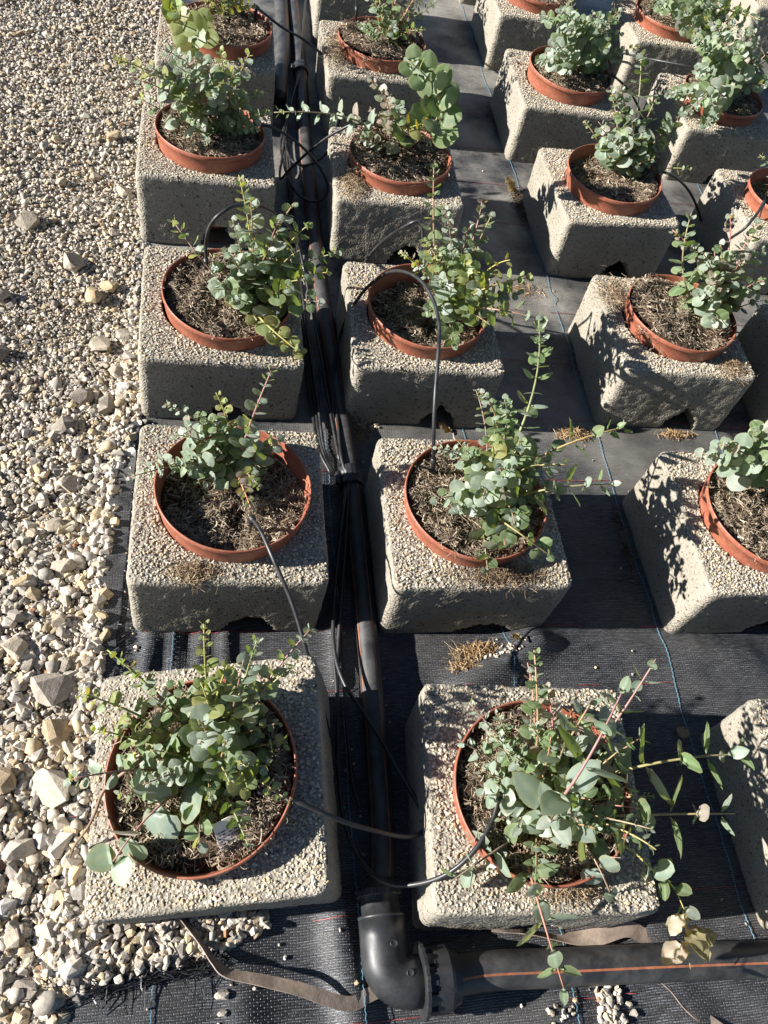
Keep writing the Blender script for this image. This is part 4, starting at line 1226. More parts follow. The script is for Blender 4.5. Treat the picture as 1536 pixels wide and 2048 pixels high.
  ((0.608, 0.967, 0.25), None, (0.683, 0.893, 0.36), 0.03, 'r', 'g'),
  ((0.554, 0.925, 0.25), None, (0.553, 0.792, 0.32), 0.03, 'r', 'b'),
  ((0.554, 0.994, 0.25), None, (0.467, 0.958, 0.42), 0.026, 'r', 'g'),
  ((0.616, 1.01, 0.25), None, (0.679, 0.927, 0.42), 0.03, 'o', 'g'),
  ((0.533, 0.938, 0.25), None, (0.445, 0.849, 0.36), 0.028, 'r', 'b'),
  ((0.577, 0.926, 0.25), None, (0.614, 0.835, 0.33), 0.03, 'r', 'g'),
  ((0.594, 0.953, 0.25), None, (0.516, 0.878, 0.46), 0.028, 'r', 'b'),
 ],
 'B3': [
  ((0.544, 1.609, 0.25), (0.477, 1.598, 0.46), (0.454, 1.668, 0.6), 0.024, 'r', 'g'),
  ((0.572, 1.612, 0.25), None, (0.615, 1.623, 0.52), 0.024, 'r', 'g'),
  ((0.572, 1.612, 0.25), None, (0.597, 1.671, 0.52), 0.022, 'r', 'p'),
  ((0.569, 1.592, 0.25), None, (0.558, 1.594, 0.5), 0.022, 'r', 'b'),
  ((0.598, 1.595, 0.25), (0.625, 1.478, 0.42), (0.724, 1.517, 0.42), 0.026, 'r', 'y'),
  ((0.598, 1.595, 0.25), None, (0.66, 1.526, 0.46), 0.032, 'o', 'y'),
  ((0.598, 1.595, 0.25), None, (0.574, 1.47, 0.46), 0.036, 'o', 'y'),
  ((0.595, 1.575, 0.25), (0.642, 1.435, 0.38), (0.748, 1.41, 0.38), 0.03, 'r', 'g'),
  ((0.566, 1.572, 0.25), None, (0.473, 1.479, 0.42), 0.026, 'r', 'b'),
  ((0.566, 1.572, 0.25), None, (0.501, 1.518, 0.48), 0.024, 'r', 'g'),
  ((0.564, 1.553, 0.25), None, (0.532, 1.378, 0.3), 0.026, 'r', 'g'),
  ((0.581, 1.574, 0.25), None, (0.626, 1.424, 0.34), 0.024, 'r', 'g'),
  ((0.555, 1.591, 0.25), None, (0.437, 1.547, 0.48), 0.018, 'r', 'y'),
  ((0.584, 1.594, 0.25), None, (0.534, 1.486, 0.48), 0.03, 'r', 'y'),
  ((0.569, 1.592, 0.25), None, (0.484, 1.585, 0.54), 0.02, 'r', 'b'),
  ((0.609, 1.577, 0.25), None, (0.707, 1.497, 0.38), 0.03, 'r', 'g'),
  ((0.581, 1.574, 0.25), None, (0.567, 1.436, 0.42), 0.03, 'r', 'g'),
 ],
 'B4': [
  ((0.499, 2.305, 0.25), (0.576, 2.207, 0.46), (0.444, 2.148, 0.6), 0.052, 'r', 'g'),
  ((0.494, 2.332, 0.25), None, (0.543, 2.199, 0.4), 0.034, 'r', 'y'),
  ((0.494, 2.332, 0.25), None, (0.376, 2.297, 0.46), 0.024, 'r', 'p'),
  ((0.477, 2.329, 0.25), None, (0.421, 2.263, 0.44), 0.02, 'r', 'p'),
  ((0.48, 2.358, 0.25), (0.289, 2.194, 0.4), (0.097, 2.136, 0.42), 0.028, 'o', 'b'),
  ((0.494, 2.332, 0.25), None, (0.461, 2.218, 0.44), 0.026, 'r', 'b'),
  ((0.477, 2.329, 0.25), None, (0.447, 2.268, 0.38), 0.02, 'r', 'p'),
 ],
 'C2': [
  ((1.258, 1.03, 0.25), (1.078, 0.97, 0.4), (1.006, 0.973, 0.42), 0.034, 'r', 'b'),
  ((1.272, 1.03, 0.25), None, (1.046, 0.98, 0.44), 0.034, 'r', 'b'),
  ((1.286, 1.031, 0.25), None, (1.132, 1.01, 0.46), 0.034, 'r', 'g'),
  ((1.286, 1.031, 0.25), None, (1.118, 0.943, 0.42), 0.036, 'r', 'g'),
  ((1.301, 1.031, 0.25), None, (1.159, 0.997, 0.46), 0.03, 'r', 'p'),
 ],
 'C3': [
  ((1.388, 1.653, 0.25), (1.208, 1.669, 0.4), (1.205, 1.739, 0.5), 0.03, 'r', 'g'),
  ((1.414, 1.677, 0.25), None, (1.319, 1.734, 0.5), 0.026, 'r', 'p'),
  ((1.414, 1.677, 0.25), None, (1.287, 1.665, 0.46), 0.032, 'r', 'g'),
  ((1.431, 1.679, 0.25), None, (1.401, 1.723, 0.46), 0.024, 'r', 'p'),
  ((1.422, 1.657, 0.25), None, (1.497, 1.748, 0.4), 0.024, 'r', 'b'),
  ((1.388, 1.653, 0.25), None, (1.243, 1.576, 0.36), 0.034, 'r', 'b'),
  ((1.397, 1.633, 0.25), None, (1.28, 1.504, 0.33), 0.03, 'r', 'b'),
  ((1.405, 1.655, 0.25), None, (1.35, 1.585, 0.38), 0.032, 'r', 'g'),
  ((1.422, 1.657, 0.25), None, (1.437, 1.618, 0.36), 0.028, 'r', 'g'),
  ((1.405, 1.655, 0.25), None, (1.348, 1.636, 0.44), 0.026, 'r', 'p'),
  ((1.405, 1.655, 0.25), None, (1.251, 1.587, 0.42), 0.022, 'r', 'p'),
  ((1.405, 1.655, 0.25), None, (1.18, 1.742, 0.44), 0.022, 'r', 'p'),
  ((1.405, 1.655, 0.25), None, (1.463, 1.799, 0.46), 0.024, 'r', 'b'),
  ((1.405, 1.655, 0.25), None, (1.499, 1.667, 0.36), 0.024, 'r', 'g'),
  ((1.405, 1.655, 0.25), None, (1.216, 1.635, 0.46), 0.022, 'r', 'b'),
 ],
 'C4': [
  ((1.267, 2.303, 0.25), (1.237, 2.322, 0.46), (1.225, 2.432, 0.58), 0.032, 'r', 'g'),
  ((1.248, 2.299, 0.25), None, (1.112, 2.266, 0.42), 0.036, 'r', 'b'),
  ((1.267, 2.303, 0.25), None, (1.137, 2.202, 0.42), 0.034, 'r', 'b'),
  ((1.287, 2.306, 0.25), None, (1.25, 2.246, 0.44), 0.03, 'r', 'b'),
  ((1.306, 2.309, 0.25), None, (1.385, 2.365, 0.42), 0.03, 'r', 'g'),
  ((1.287, 2.306, 0.25), None, (1.282, 2.249, 0.34), 0.032, 'r', 'g'),
  ((1.267, 2.303, 0.25), None, (1.201, 2.286, 0.46), 0.028, 'r', 'b'),
  ((1.306, 2.309, 0.25), None, (1.465, 2.442, 0.42), 0.03, 'r', 'b'),
  ((1.287, 2.306, 0.25), None, (1.131, 2.341, 0.5), 0.026, 'r', 'g'),
  ((1.267, 2.303, 0.25), None, (1.122, 2.271, 0.36), 0.034, 'r', 'b'),
  ((1.287, 2.306, 0.25), None, (1.315, 2.384, 0.5), 0.024, 'r', 'g'),
  ((1.287, 2.306, 0.25), None, (1.336, 2.283, 0.36), 0.026, 'r', 'g'),
  ((1.267, 2.303, 0.25), None, (1.155, 2.338, 0.52), 0.022, 'r', 'b'),
  ((1.287, 2.306, 0.25), None, (1.42, 2.353, 0.38), 0.024, 'r', 'b'),
 ],
 'C5': [
  ((1.271, 2.985, 0.25), None, (1.053, 2.748, 0.42), 0.036, 'r', 'b'),
  ((1.271, 2.985, 0.25), None, (1.019, 2.82, 0.48), 0.036, 'r', 'g'),
  ((1.293, 2.991, 0.25), None, (1.118, 2.755, 0.4), 0.036, 'r', 'b'),
  ((1.303, 3.031, 0.25), None, (1.256, 2.907, 0.48), 0.032, 'r', 'b'),
  ((1.315, 2.996, 0.25), None, (1.229, 2.789, 0.38), 0.03, 'r', 'g'),
  ((1.293, 2.991, 0.25), None, (1.143, 2.794, 0.5), 0.03, 'r', 'g'),
  ((1.348, 3.042, 0.25), None, (1.364, 2.921, 0.42), 0.026, 'r', 'g'),
  ((1.293, 2.991, 0.25), None, (1.125, 2.805, 0.46), 0.032, 'r', 'b'),
  ((1.293, 2.991, 0.25), None, (1.304, 2.868, 0.52), 0.026, 'r', 'g'),
  ((1.293, 2.991, 0.25), None, (1.063, 2.796, 0.52), 0.028, 'r', 'b'),
  ((1.271, 2.985, 0.25), None, (1.035, 2.78, 0.36), 0.03, 'r', 'b'),
  ((1.315, 2.996, 0.25), None, (1.263, 2.762, 0.44), 0.026, 'r', 'g'),
 ],
 'D5': [
  ((1.904, 2.949, 0.25), None, (1.795, 2.763, 0.42), 0.044, 'r', 'b'),
  ((1.904, 2.949, 0.25), None, (1.721, 2.687, 0.36), 0.042, 'r', 'b'),
  ((1.88, 2.943, 0.25), (1.627, 2.65, 0.36), (1.568, 2.591, 0.34), 0.032, 'r', 'b'),
  ((1.904, 2.949, 0.25), None, (1.727, 2.831, 0.44), 0.036, 'r', 'b'),
  ((1.895, 2.984, 0.25), None, (1.63, 2.779, 0.4), 0.03, 'r', 'b'),
  ((1.944, 2.995, 0.25), None, (1.904, 2.88, 0.42), 0.034, 'r', 'b'),
  ((1.919, 2.99, 0.25), None, (1.674, 2.853, 0.44), 0.03, 'r', 'g'),
  ((1.88, 2.943, 0.25), None, (1.49, 2.652, 0.36), 0.024, 'r', 'b'),
  ((1.904, 2.949, 0.25), None, (1.816, 2.869, 0.52), 0.03, 'r', 'b'),
  ((1.88, 2.943, 0.25), None, (1.67, 2.883, 0.52), 0.03, 'r', 'b'),
  ((1.904, 2.949, 0.25), None, (1.726, 2.761, 0.5), 0.032, 'r', 'g'),
  ((1.88, 2.943, 0.25), None, (1.568, 2.789, 0.5), 0.026, 'r', 'g'),
  ((1.928, 2.954, 0.25), None, (1.902, 2.74, 0.4), 0.03, 'r', 'b'),
  ((1.88, 2.943, 0.25), None, (1.638, 2.56, 0.32), 0.03, 'r', 'b'),
 ],
 'D6': [
  ((1.875, 3.604, 0.25), None, (1.72, 3.198, 0.42), 0.034, 'r', 'b'),
  ((1.902, 3.612, 0.25), None, (1.84, 3.196, 0.4), 0.034, 'r', 'g'),
  ((1.902, 3.612, 0.25), None, (1.786, 3.165, 0.36), 0.036, 'r', 'b'),
  ((1.929, 3.62, 0.25), None, (1.986, 3.256, 0.42), 0.036, 'o', 'g'),
  ((1.929, 3.62, 0.25), None, (1.918, 3.161, 0.36), 0.034, 'r', 'g'),
  ((1.875, 3.604, 0.25), None, (1.625, 3.278, 0.4), 0.03, 'r', 'g'),
  ((1.929, 3.62, 0.25), None, (1.997, 3.138, 0.4), 0.034, 'o', 'b'),
  ((1.902, 3.612, 0.25), None, (1.791, 3.099, 0.5), 0.03, 'r', 'b'),
  ((1.902, 3.612, 0.25), None, (1.712, 3.115, 0.5), 0.03, 'r', 'g'),
  ((1.902, 3.612, 0.25), None, (2.001, 3.13, 0.46), 0.03, 'o', 'g'),
 ],
}
DRIPS = {
 'A1': ((0.057, 0.343, 0.25), [(0.056, 0.334, 0.285), (0.119, 0.31, 0.29), (0.187, 0.286, 0.26), (0.263, 0.273, 0.21), (0.319, 0.27, 0.17), (0.353, 0.282, 0.15), (0.362, 0.314, 0.13), (0.335, 0.405, 0.09), (0.291, 0.506, 0.075), (0.241, 0.596, 0.07), (0.224, 0.691, 0.06), (0.236, 0.832, 0.05), (0.265, 1.024, 0.05), (0.289, 1.137, 0.05)]),
 'A2': ((0.038, 0.87, 0.26), [(0.04, 0.861, 0.3), (0.057, 0.818, 0.32), (0.081, 0.753, 0.32), (0.118, 0.677, 0.28), (0.144, 0.602, 0.24), (0.173, 0.524, 0.18), (0.202, 0.474, 0.09), (0.217, 0.442, 0.03), (0.228, 0.578, 0.03), (0.229, 0.753, 0.03), (0.257, 0.973, 0.04), (0.285, 1.14, 0.045)]),
 'B1': ((0.466, 0.306, 0.25), [(0.461, 0.305, 0.29), (0.445, 0.267, 0.28), (0.41, 0.224, 0.27), (0.37, 0.197, 0.24), (0.33, 0.189, 0.2), (0.286, 0.196, 0.16), (0.251, 0.23, 0.12), (0.23, 0.29, 0.07), (0.222, 0.382, 0.03), (0.226, 0.524, 0.03), (0.237, 0.693, 0.03), (0.268, 0.945, 0.04), (0.292, 1.145, 0.05)]),
 'B2': ((0.448, 1.018, 0.25), [(0.436, 1.016, 0.3), (0.424, 1.03, 0.36), (0.418, 1.082, 0.43), (0.428, 1.174, 0.47), (0.439, 1.256, 0.48), (0.436, 1.336, 0.48), (0.417, 1.413, 0.47), (0.388, 1.476, 0.44), (0.362, 1.537, 0.38), (0.329, 1.58, 0.29), (0.301, 1.604, 0.18), (0.285, 1.591, 0.08), (0.272, 1.49, 0.045), (0.273, 1.324, 0.05), (0.275, 1.204, 0.055), (0.292, 1.142, 0.05)]),
 'B3': ((0.487, 1.642, 0.26), [(0.48, 1.633, 0.3), (0.476, 1.669, 0.36), (0.473, 1.693, 0.4), (0.461, 1.705, 0.42), (0.435, 1.712, 0.4), (0.401, 1.763, 0.32), (0.373, 1.813, 0.22), (0.353, 1.848, 0.1), (0.318, 1.728, 0.05), (0.275, 1.533, 0.04), (0.262, 1.324, 0.05), (0.272, 1.192, 0.05)]),
 'A3': ((-0.075, 1.65, 0.25), [(-0.074, 1.639, 0.29), (-0.075, 1.656, 0.33), (-0.066, 1.659, 0.38), (-0.04, 1.66, 0.42), (0.007, 1.703, 0.42), (0.087, 1.836, 0.32), (0.172, 1.981, 0.14), (0.211, 1.904, 0.04), (0.241, 1.619, 0.03), (0.256, 1.358, 0.05), (0.27, 1.2, 0.05)]),
 'A4': ((0.053, 2.326, 0.26), [(0.049, 2.278, 0.3), (0.102, 2.284, 0.29), (0.166, 2.302, 0.25), (0.225, 2.308, 0.2), (0.269, 2.299, 0.15), (0.289, 2.281, 0.11), (0.275, 2.261, 0.08), (0.239, 2.27, 0.06), (0.203, 2.322, 0.045), (0.172, 2.408, 0.04), (0.154, 2.521, 0.04), (0.15, 2.642, 0.04), (0.198, 2.916, 0.04), (0.231, 3.085, 0.05)]),
 'B4': ((0.434, 2.417, 0.26), [(0.418, 2.356, 0.31), (0.369, 2.32, 0.32), (0.327, 2.33, 0.29), (0.272, 2.356, 0.23), (0.216, 2.386, 0.15), (0.172, 2.394, 0.09), (0.141, 2.399, 0.05), (0.156, 2.582, 0.04), (0.187, 2.845, 0.04), (0.227, 3.084, 0.05)]),
 'B4b': (None, [(0.329, 2.544, 0.2), (0.306, 2.461, 0.15), (0.274, 2.454, 0.1), (0.226, 2.454, 0.07), (0.186, 2.505, 0.05), (0.167, 2.599, 0.04), (0.162, 2.702, 0.04), (0.21, 2.989, 0.04), (0.237, 3.123, 0.05)]),
 'A5': ((0.048, 3.008, 0.26), [(0.055, 2.993, 0.31), (0.084, 2.95, 0.31), (0.146, 2.937, 0.28), (0.221, 2.961, 0.24), (0.296, 2.949, 0.2), (0.339, 2.896, 0.17), (0.356, 2.8, 0.15), (0.351, 2.668, 0.15), (0.344, 2.64, 0.12), (0.316, 2.658, 0.05)]),
 'B5': ((0.424, 3.081, 0.25), [(0.416, 3.079, 0.31), (0.408, 3.114, 0.36), (0.398, 3.272, 0.36), (0.368, 3.757, 0.2), (0.304, 3.916, 0.05), (0.255, 3.457, 0.045), (0.234, 3.16, 0.05)]),
 'C4': ((1.305, 2.211, 0.25), [(1.334, 2.251, 0.3), (1.368, 2.247, 0.31), (1.447, 2.276, 0.28), (1.541, 2.302, 0.22), (1.648, 2.352, 0.12), (1.721, 2.368, 0.03), (1.659, 2.2, 0.02)]),
 'C5': ((1.33, 2.871, 0.26), [(1.365, 2.855, 0.31), (1.407, 2.806, 0.3), (1.484, 2.837, 0.24), (1.581, 2.894, 0.14), (1.639, 2.859, 0.04), (1.623, 2.732, 0.02)]),
 'D5': ((1.842, 3.01, 0.26), [(1.824, 3.023, 0.3), (1.729, 3.034, 0.3), (1.639, 3.114, 0.27), (1.601, 3.217, 0.23), (1.59, 3.336, 0.18), (1.65, 3.558, 0.05), (1.696, 3.453, 0.02)]),
 'D4': ((1.76, 2.171, 0.26), [(1.708, 2.133, 0.31), (1.636, 2.042, 0.32), (1.597, 2.006, 0.29), (1.611, 2.055, 0.22), (1.657, 2.153, 0.1), (1.66, 2.145, 0.02)]),
 'D3': ((1.677, 1.715, 0.26), [(1.627, 1.718, 0.31), (1.566, 1.735, 0.3), (1.53, 1.75, 0.27), (1.527, 1.802, 0.2), (1.574, 1.845, 0.05), (1.569, 1.736, 0.02)]),
}
TWIG = [(-0.046, 0.452, 0.3), (-0.1, 0.415, 0.315), (-0.144, 0.377, 0.315), (-0.189, 0.352, 0.285), (-0.207, 0.322, 0.25), (-0.22, 0.305, 0.225), (-0.242, 0.287, 0.19), (-0.253, 0.274, 0.16)]

# ------------------------------------------------------------------ drip lines
def box_vf(c, sx, sy, sz, R=None):
    V = []
    for dx in (-1, 1):
        for dy in (-1, 1):
            for dz in (-1, 1):
                v = Vector((dx * sx / 2, dy * sy / 2, dz * sz / 2))
                if R: v = R @ v
                V.append(Vector(c) + v)
    F = [(0, 1, 3, 2), (4, 6, 7, 5), (0, 4, 5, 1), (2, 3, 7, 6), (0, 2, 6, 4), (1, 5, 7, 3)]
    return V, F
for k, (st, pts) in DRIPS.items():
    kk = k[:2]
    if k == 'B4b': lab = 'thin black drip tube looping over the long pipe beside the fourth row'
    elif k == 'D4': lab = 'thin black drip tube arching to the second pot in the fourth column'
    elif k == 'D3': lab = 'thin black drip tube arching in from the right edge above the third row'
    elif k == 'D5': lab = 'thin black drip tube reaching the third pot in the fourth column'
    else: lab = 'drip tube feeding the pot ' + where(kk)
    e = empty('drip_line', pts[-1]); tag(e, lab, 'drip tube', 'drip irrigation tubes')
    inv = Matrix.Translation(-Vector(pts[-1]))
    P_ = [(p[0], p[1], max(p[2], 0.012)) for p in pts]
    path = smooth_path(P_, 6)
    V, F = tube_vf(path, 0.0044, 8)
    link('tube', mesh('tube', [inv @ v for v in V], F, MAT['tube']), e)
    if st:
        top = Vector(path[0])
        d = (path[0] - path[2]).normalized()
        foot = Vector((st[0], st[1], 0.225))
        ax = (top - foot)
        if ax.z < 0.03: foot = top - Vector((0.0, 0.0, 0.07)); ax = top - foot
        parts = [tube_vf([foot, foot + ax * 0.5, top], lambda t: 0.0022 + 0.0016 * t, 6)]
        V, F = merge(parts); link('stake', mesh('stake', [inv @ v for v in V], F, MAT['tube'], False), e)
        V, F = merge([tube_vf([top - d * 0.012, top + d * 0.001, top + d * 0.004], 0.0062, 10), tube_vf([top + Vector((0, 0, 0.005)), top - ax.normalized() * 0.022], 0.0056, 8)])
        link('dripper', mesh('dripper', [inv @ v for v in V], F, MAT['fitting']), e)
# supply tubes tied along the long pipe
for i, (dx, z0) in enumerate(((-0.036, 0.02), (-0.044, 0.012), (-0.030, 0.034))):
    pts = [(0.268 + dx * 0.5, 1.165, 0.045), (0.262 + dx, 1.25, 0.045), (0.252 + dx, 1.4, z0 + 0.02), (0.240 + dx, 1.65, z0), (0.222 + dx, 2.0, z0), (0.212 + dx, 2.4, z0), (0.206 + dx, 2.8, z0), (0.215 + dx, 3.12, 0.04)]
    path = smooth_path(pts, 6)
    V, F = tube_vf(path, 0.0044, 8)
    o = link('supply_tube', mesh('supply_tube', V, F, MAT['tube']))
    tag(o, ('upper', 'outermost', 'innermost')[i] + ' black tube of the bundle lying left of the long pipe', 'drip tube', 'tube bundle along the long pipe')
path = smooth_path([(0.29, 1.15, 0.05), (0.262, 1.0, 0.03), (0.250, 0.8, 0.024), (0.246, 0.6, 0.022), (0.250, 0.42, 0.02), (0.262, 0.36, 0.02)], 6)
V, F = tube_vf(path, 0.0044, 8)
tag(link('supply_tube', mesh('supply_tube', V, F, MAT['tube'])), 'cut-off black tube lying in the gap beside the front blocks', 'drip tube', 'tube bundle along the long pipe')

# ------------------------------------------------------------------ plant tag
tg = empty('plant_label'); 
p1, p2 = Vector((-0.0215, 0.286, 0.283)), Vector((0.0365, 0.312, 0.283))
xa = (p2 - p1).normalized(); ya = (((p1 + p2) / 2) - Vector((0.021, 0.262, 0.250))); ya = (ya - xa * ya.dot(xa)).normalized(); za = xa.cross(ya)
Mx = Matrix((xa, ya, za)).transposed().to_4x4(); Mx.translation = (p1 + p2) / 2 - ya * 0.030
tg.matrix_world = Mx
hw, hh, th = 0.033, 0.030, 0.0022
bm = bmesh.new()
# plate with a small square hole near the top right
gx = [-hw, 0.014, 0.020, hw]; gy = [-hh, 0.014, 0.020, hh]
grid = {}
for s_ in (0, 1):
    for i, a in enumerate(gx):
        for j, b in enumerate(gy): grid[s_, i, j] = bm.verts.new((a, b, th * s_))
for i in range(3):
    for j in range(3):
        if (i, j) == (1, 1): continue
        bm.faces.new([grid[1, i, j], grid[1, i + 1, j], grid[1, i + 1, j + 1], grid[1, i, j + 1]])
        bm.faces.new([grid[0, i, j], grid[0, i, j + 1], grid[0, i + 1, j + 1], grid[0, i + 1, j]])
for lo_, hi_ in ((0, 3),):
    for i in range(3):
        bm.faces.new([grid[0, i, 0], grid[0, i + 1, 0], grid[1, i + 1, 0], grid[1, i, 0]])
        bm.faces.new([grid[0, i + 1, 3], grid[0, i, 3], grid[1, i, 3], grid[1, i + 1, 3]])
        bm.faces.new([grid[0, 0, i + 1], grid[0, 0, i], grid[1, 0, i], grid[1, 0, i + 1]])
        bm.faces.new([grid[0, 3, i], grid[0, 3, i + 1], grid[1, 3, i + 1], grid[1, 3, i]])
for (a, b) in (((1, 1), (2, 1)), ((2, 1), (2, 2)), ((2, 2), (1, 2)), ((1, 2), (1, 1))):
    bm.faces.new([grid[1, a[0], a[1]], grid[1, b[0], b[1]], grid[0, b[0], b[1]], grid[0, a[0], a[1]]])
me = bpy.data.meshes.new('tag_plate'); bm.to_mesh(me); bm.free(); me.materials.append(MAT['white'])
link('tag_plate', me, tg)
V, F = ribbon_vf([Vector((0, -hh + 0.001, th / 2)), Vector((0, -hh - 0.02, th / 2)), Vector((0, -hh - 0.05, th / 2))], lambda t: 0.018 * (1 - t * 0.7), 0.0020, Vector((0, 0, 1)))
link('tag_spike', mesh('tag_spike', V, F, MAT['white'], False), tg)
tag(tg, 'small white plastic tag with rows of dark print stuck in the front left pot', 'plant label')

# ------------------------------------------------------------------ eucalyptus plants
def leaf_mesh(kind, seed):
    q = random.Random(seed)
    asp = {'r': q.uniform(0.80, 0.95), 'o': q.uniform(0.46, 0.58), 'd': 0.7}[kind]
    cup = q.uniform(0.10, 0.34); fold = q.uniform(0.02, 0.22); curl = q.uniform(-0.18, 0.26)
    if kind == 'd': cup, fold, curl = 0.35, 0.3, 0.3
    V, C = [], []
    rows = 7
    F = []
    V.append((0, 0, 0)); C.append((0.2, 1, 0, 1))
    for i in range(1, rows):
        t = i / rows
        y = 0.04 + 0.96 * t
        if kind == 'r': w = 0.5 * asp * math.sin(math.pi * min(1, (0.06 + 0.94 * t)) ** 0.92) ** 0.62
        else: w = 0.5 * asp * math.sin(math.pi * (0.05 + 0.95 * t) ** 0.85) ** 0.75
        for k, u in enumerate((-1, -0.5, 0, 0.5, 1)):
            x = w * u * 1.06
            z = -cup * (abs(u) ** 2) * w * 1.2 + fold * abs(u) * w * 1.4 + curl * (t - 0.3) ** 2 + (q.uniform(-0.014, 0.014) if kind != 'd' else q.uniform(-0.09, 0.09))
            V.append((x, y, z)); C.append((1.0 if abs(u) == 1 else 0.0, 1.0 if u == 0 else 0.0, 0, 1))
    V.append((0, 1.0, curl * 0.5 - (0.02))); C.append((1, 0.4, 0, 1))
    for k in range(4): F.append((0, 1 + k + 1, 1 + k)[::-1])
    for i in range(rows - 2):
        for k in range(4):
            a = 1 + i * 5 + k
            F.append((a, a + 1, a + 6, a + 5))
    b = 1 + (rows - 2) * 5
    for k in range(4): F.append((b + k, b + k + 1, len(V) - 1))
    return mesh('leaf', V, F, MAT['leaf'], True, C)
LEAF = {'r': [leaf_mesh('r', i) for i in range(7)], 'o': [leaf_mesh('o', 20 + i) for i in range(5)], 'd': [leaf_mesh('d', 40 + i) for i in range(3)]}
TINT = {'b': [(0.235, 0.310, 0.255), (0.270, 0.345, 0.300), (0.200, 0.275, 0.205), (0.32, 0.37, 0.335)],
        'g': [(0.120, 0.195, 0.080), (0.150, 0.225, 0.105), (0.105, 0.175, 0.075), (0.175, 0.245, 0.130)],
        'y': [(0.180, 0.235, 0.065), (0.220, 0.255, 0.075), (0.150, 0.215, 0.075), (0.27, 0.26, 0.08)],
        'p': [(0.235, 0.265, 0.215), (0.30, 0.235, 0.205), (0.33, 0.28, 0.26), (0.205, 0.24, 0.175), (0.29, 0.30, 0.25)],
        'd': [(0.46, 0.34, 0.20), (0.40, 0.36, 0.20), (0.50, 0.42, 0.34)]}
STEMCOL = {'b': (0.30, 0.17, 0.12), 'g': (0.30, 0.22, 0.11), 'y': (0.30, 0.29, 0.08), 'p': (0.42, 0.19, 0.15), 'd': (0.42, 0.33, 0.10)}

def bez(a, b, c, t): return a * (1 - t) ** 2 + b * (2 * t * (1 - t)) + c * t * t
def stem_path(b, ctrl, tip, q, n=14):
    b, tip = Vector(b), Vector(tip)
    b = b - Vector((0, 0, 0.015))
    if ctrl is not None:
        via = Vector(ctrl)                       # curve passes through the via point
        d1, d2 = (via - b).length, (tip - via).length
        tm = d1 / (d1 + d2)
        c = (via - b * (1 - tm) ** 2 - tip * tm ** 2) / (2 * tm * (1 - tm))
    else:
        d = tip - b
        c = b + Vector((d.x * 0.32 + q.uniform(-.015, .015), d.y * 0.32 + q.uniform(-.015, .015), d.z * 0.74))
    return [bez(b, c, tip, i / (n - 1)) for i in range(n)]

def add_stem(root, inv, path, size, kind, tint, q, bare=0.22, dens=1.0, col=None, tipsize=0.52, face=None):
    L_ = sum((path[i + 1] - path[i]).length for i in range(len(path) - 1))
    r0 = 0.0015 + 0.0060 * min(0.4, L_) * 0.9
    V, F = tube_vf(path, lambda t: r0 * (1 - 0.62 * t), 6)
    so = link('stem', mesh('stem', [inv @ v for v in V], F, MAT['stem']), root)
    sc = col or STEMCOL[tint]
    so.color = (*[c * q.uniform(0.85, 1.2) for c in sc], 1)
    fr = frames(path)
    cum = [0]
    for i in range(len(path) - 1): cum.append(cum[-1] + (path[i + 1] - path[i]).length)
    s = L_ * bare
    node = 0
    ang = q.uniform(0, math.pi)
    while s < L_ * 0.985:
        u = s / L_
        i = min(len(path) - 2, max(0, next((j for j in range(len(cum) - 1) if cum[j + 1] >= s), len(cum) - 2)))
        f = (s - cum[i]) / max(1e-6, cum[i + 1] - cum[i])
        p = path[i].lerp(path[i + 1], f)
        t, uu, vv = fr[i]
        prof = 0.70 + 0.42 * math.sin(math.pi * min(1, u * 1.08) ** 0.8) 
        if u > 0.72: prof *= 1 - (u - 0.72) / 0.28 * (1 - tipsize)
        sz = size * prof * q.uniform(0.88, 1.10)
        ang += math.pi / 2 + q.uniform(-0.25, 0.25)
        for side in (0, math.pi):
            if q.random() < 0.05: continue
            a = ang + side
            out_ = uu * math.cos(a) + vv * math.sin(a)
            lean = q.uniform(0.10, 0.55) + (0.75 * max(0, u - 0.82) / 0.18)
            d = (out_ + t * lean + Vector((0, 0, 0.10))).normalized()
            nrm = (t - d * t.dot(d))
            nrm = (nrm + Vector((q.uniform(-.22, .22), q.uniform(-.22, .22), q.uniform(-.05, .22)))).normalized()
            if face is not None:
                nrm = (nrm * 0.25 + face - d * face.dot(d)).normalized()
            x_ = d.cross(nrm).normalized(); z_ = x_.cross(d).normalized()
            mlist = LEAF[kind if tint != 'd' else 'd']
            o = bpy.data.objects.new('leaf', q.choice(mlist)); COL.objects.link(o); o.parent = so
            Mr = Matrix((x_, d, z_)).transposed().to_4x4()
            o.matrix_basis = inv @ Matrix.Translation(p + d * r0) @ Mr @ Matrix.Diagonal((sz, sz, sz, 1))
            tl = tint
            if tint in 'bg' and q.random() < 0.16: tl = 'g' if tint == 'b' else 'b'
            if tint in 'bgy' and q.random() < 0.03: tl = 'p'
            if u > 0.86 and tint in 'bg' and q.random() < 0.5: tl = 'b'
            c = q.choice(TINT[tl]); k = q.uniform(0.70, 0.98)
            o.color = (c[0] * k, c[1] * k * q.uniform(0.96, 1.04), c[2] * k, 1)
        s += sz * q.uniform(0.56, 0.82) / dens
        node += 1
    return so

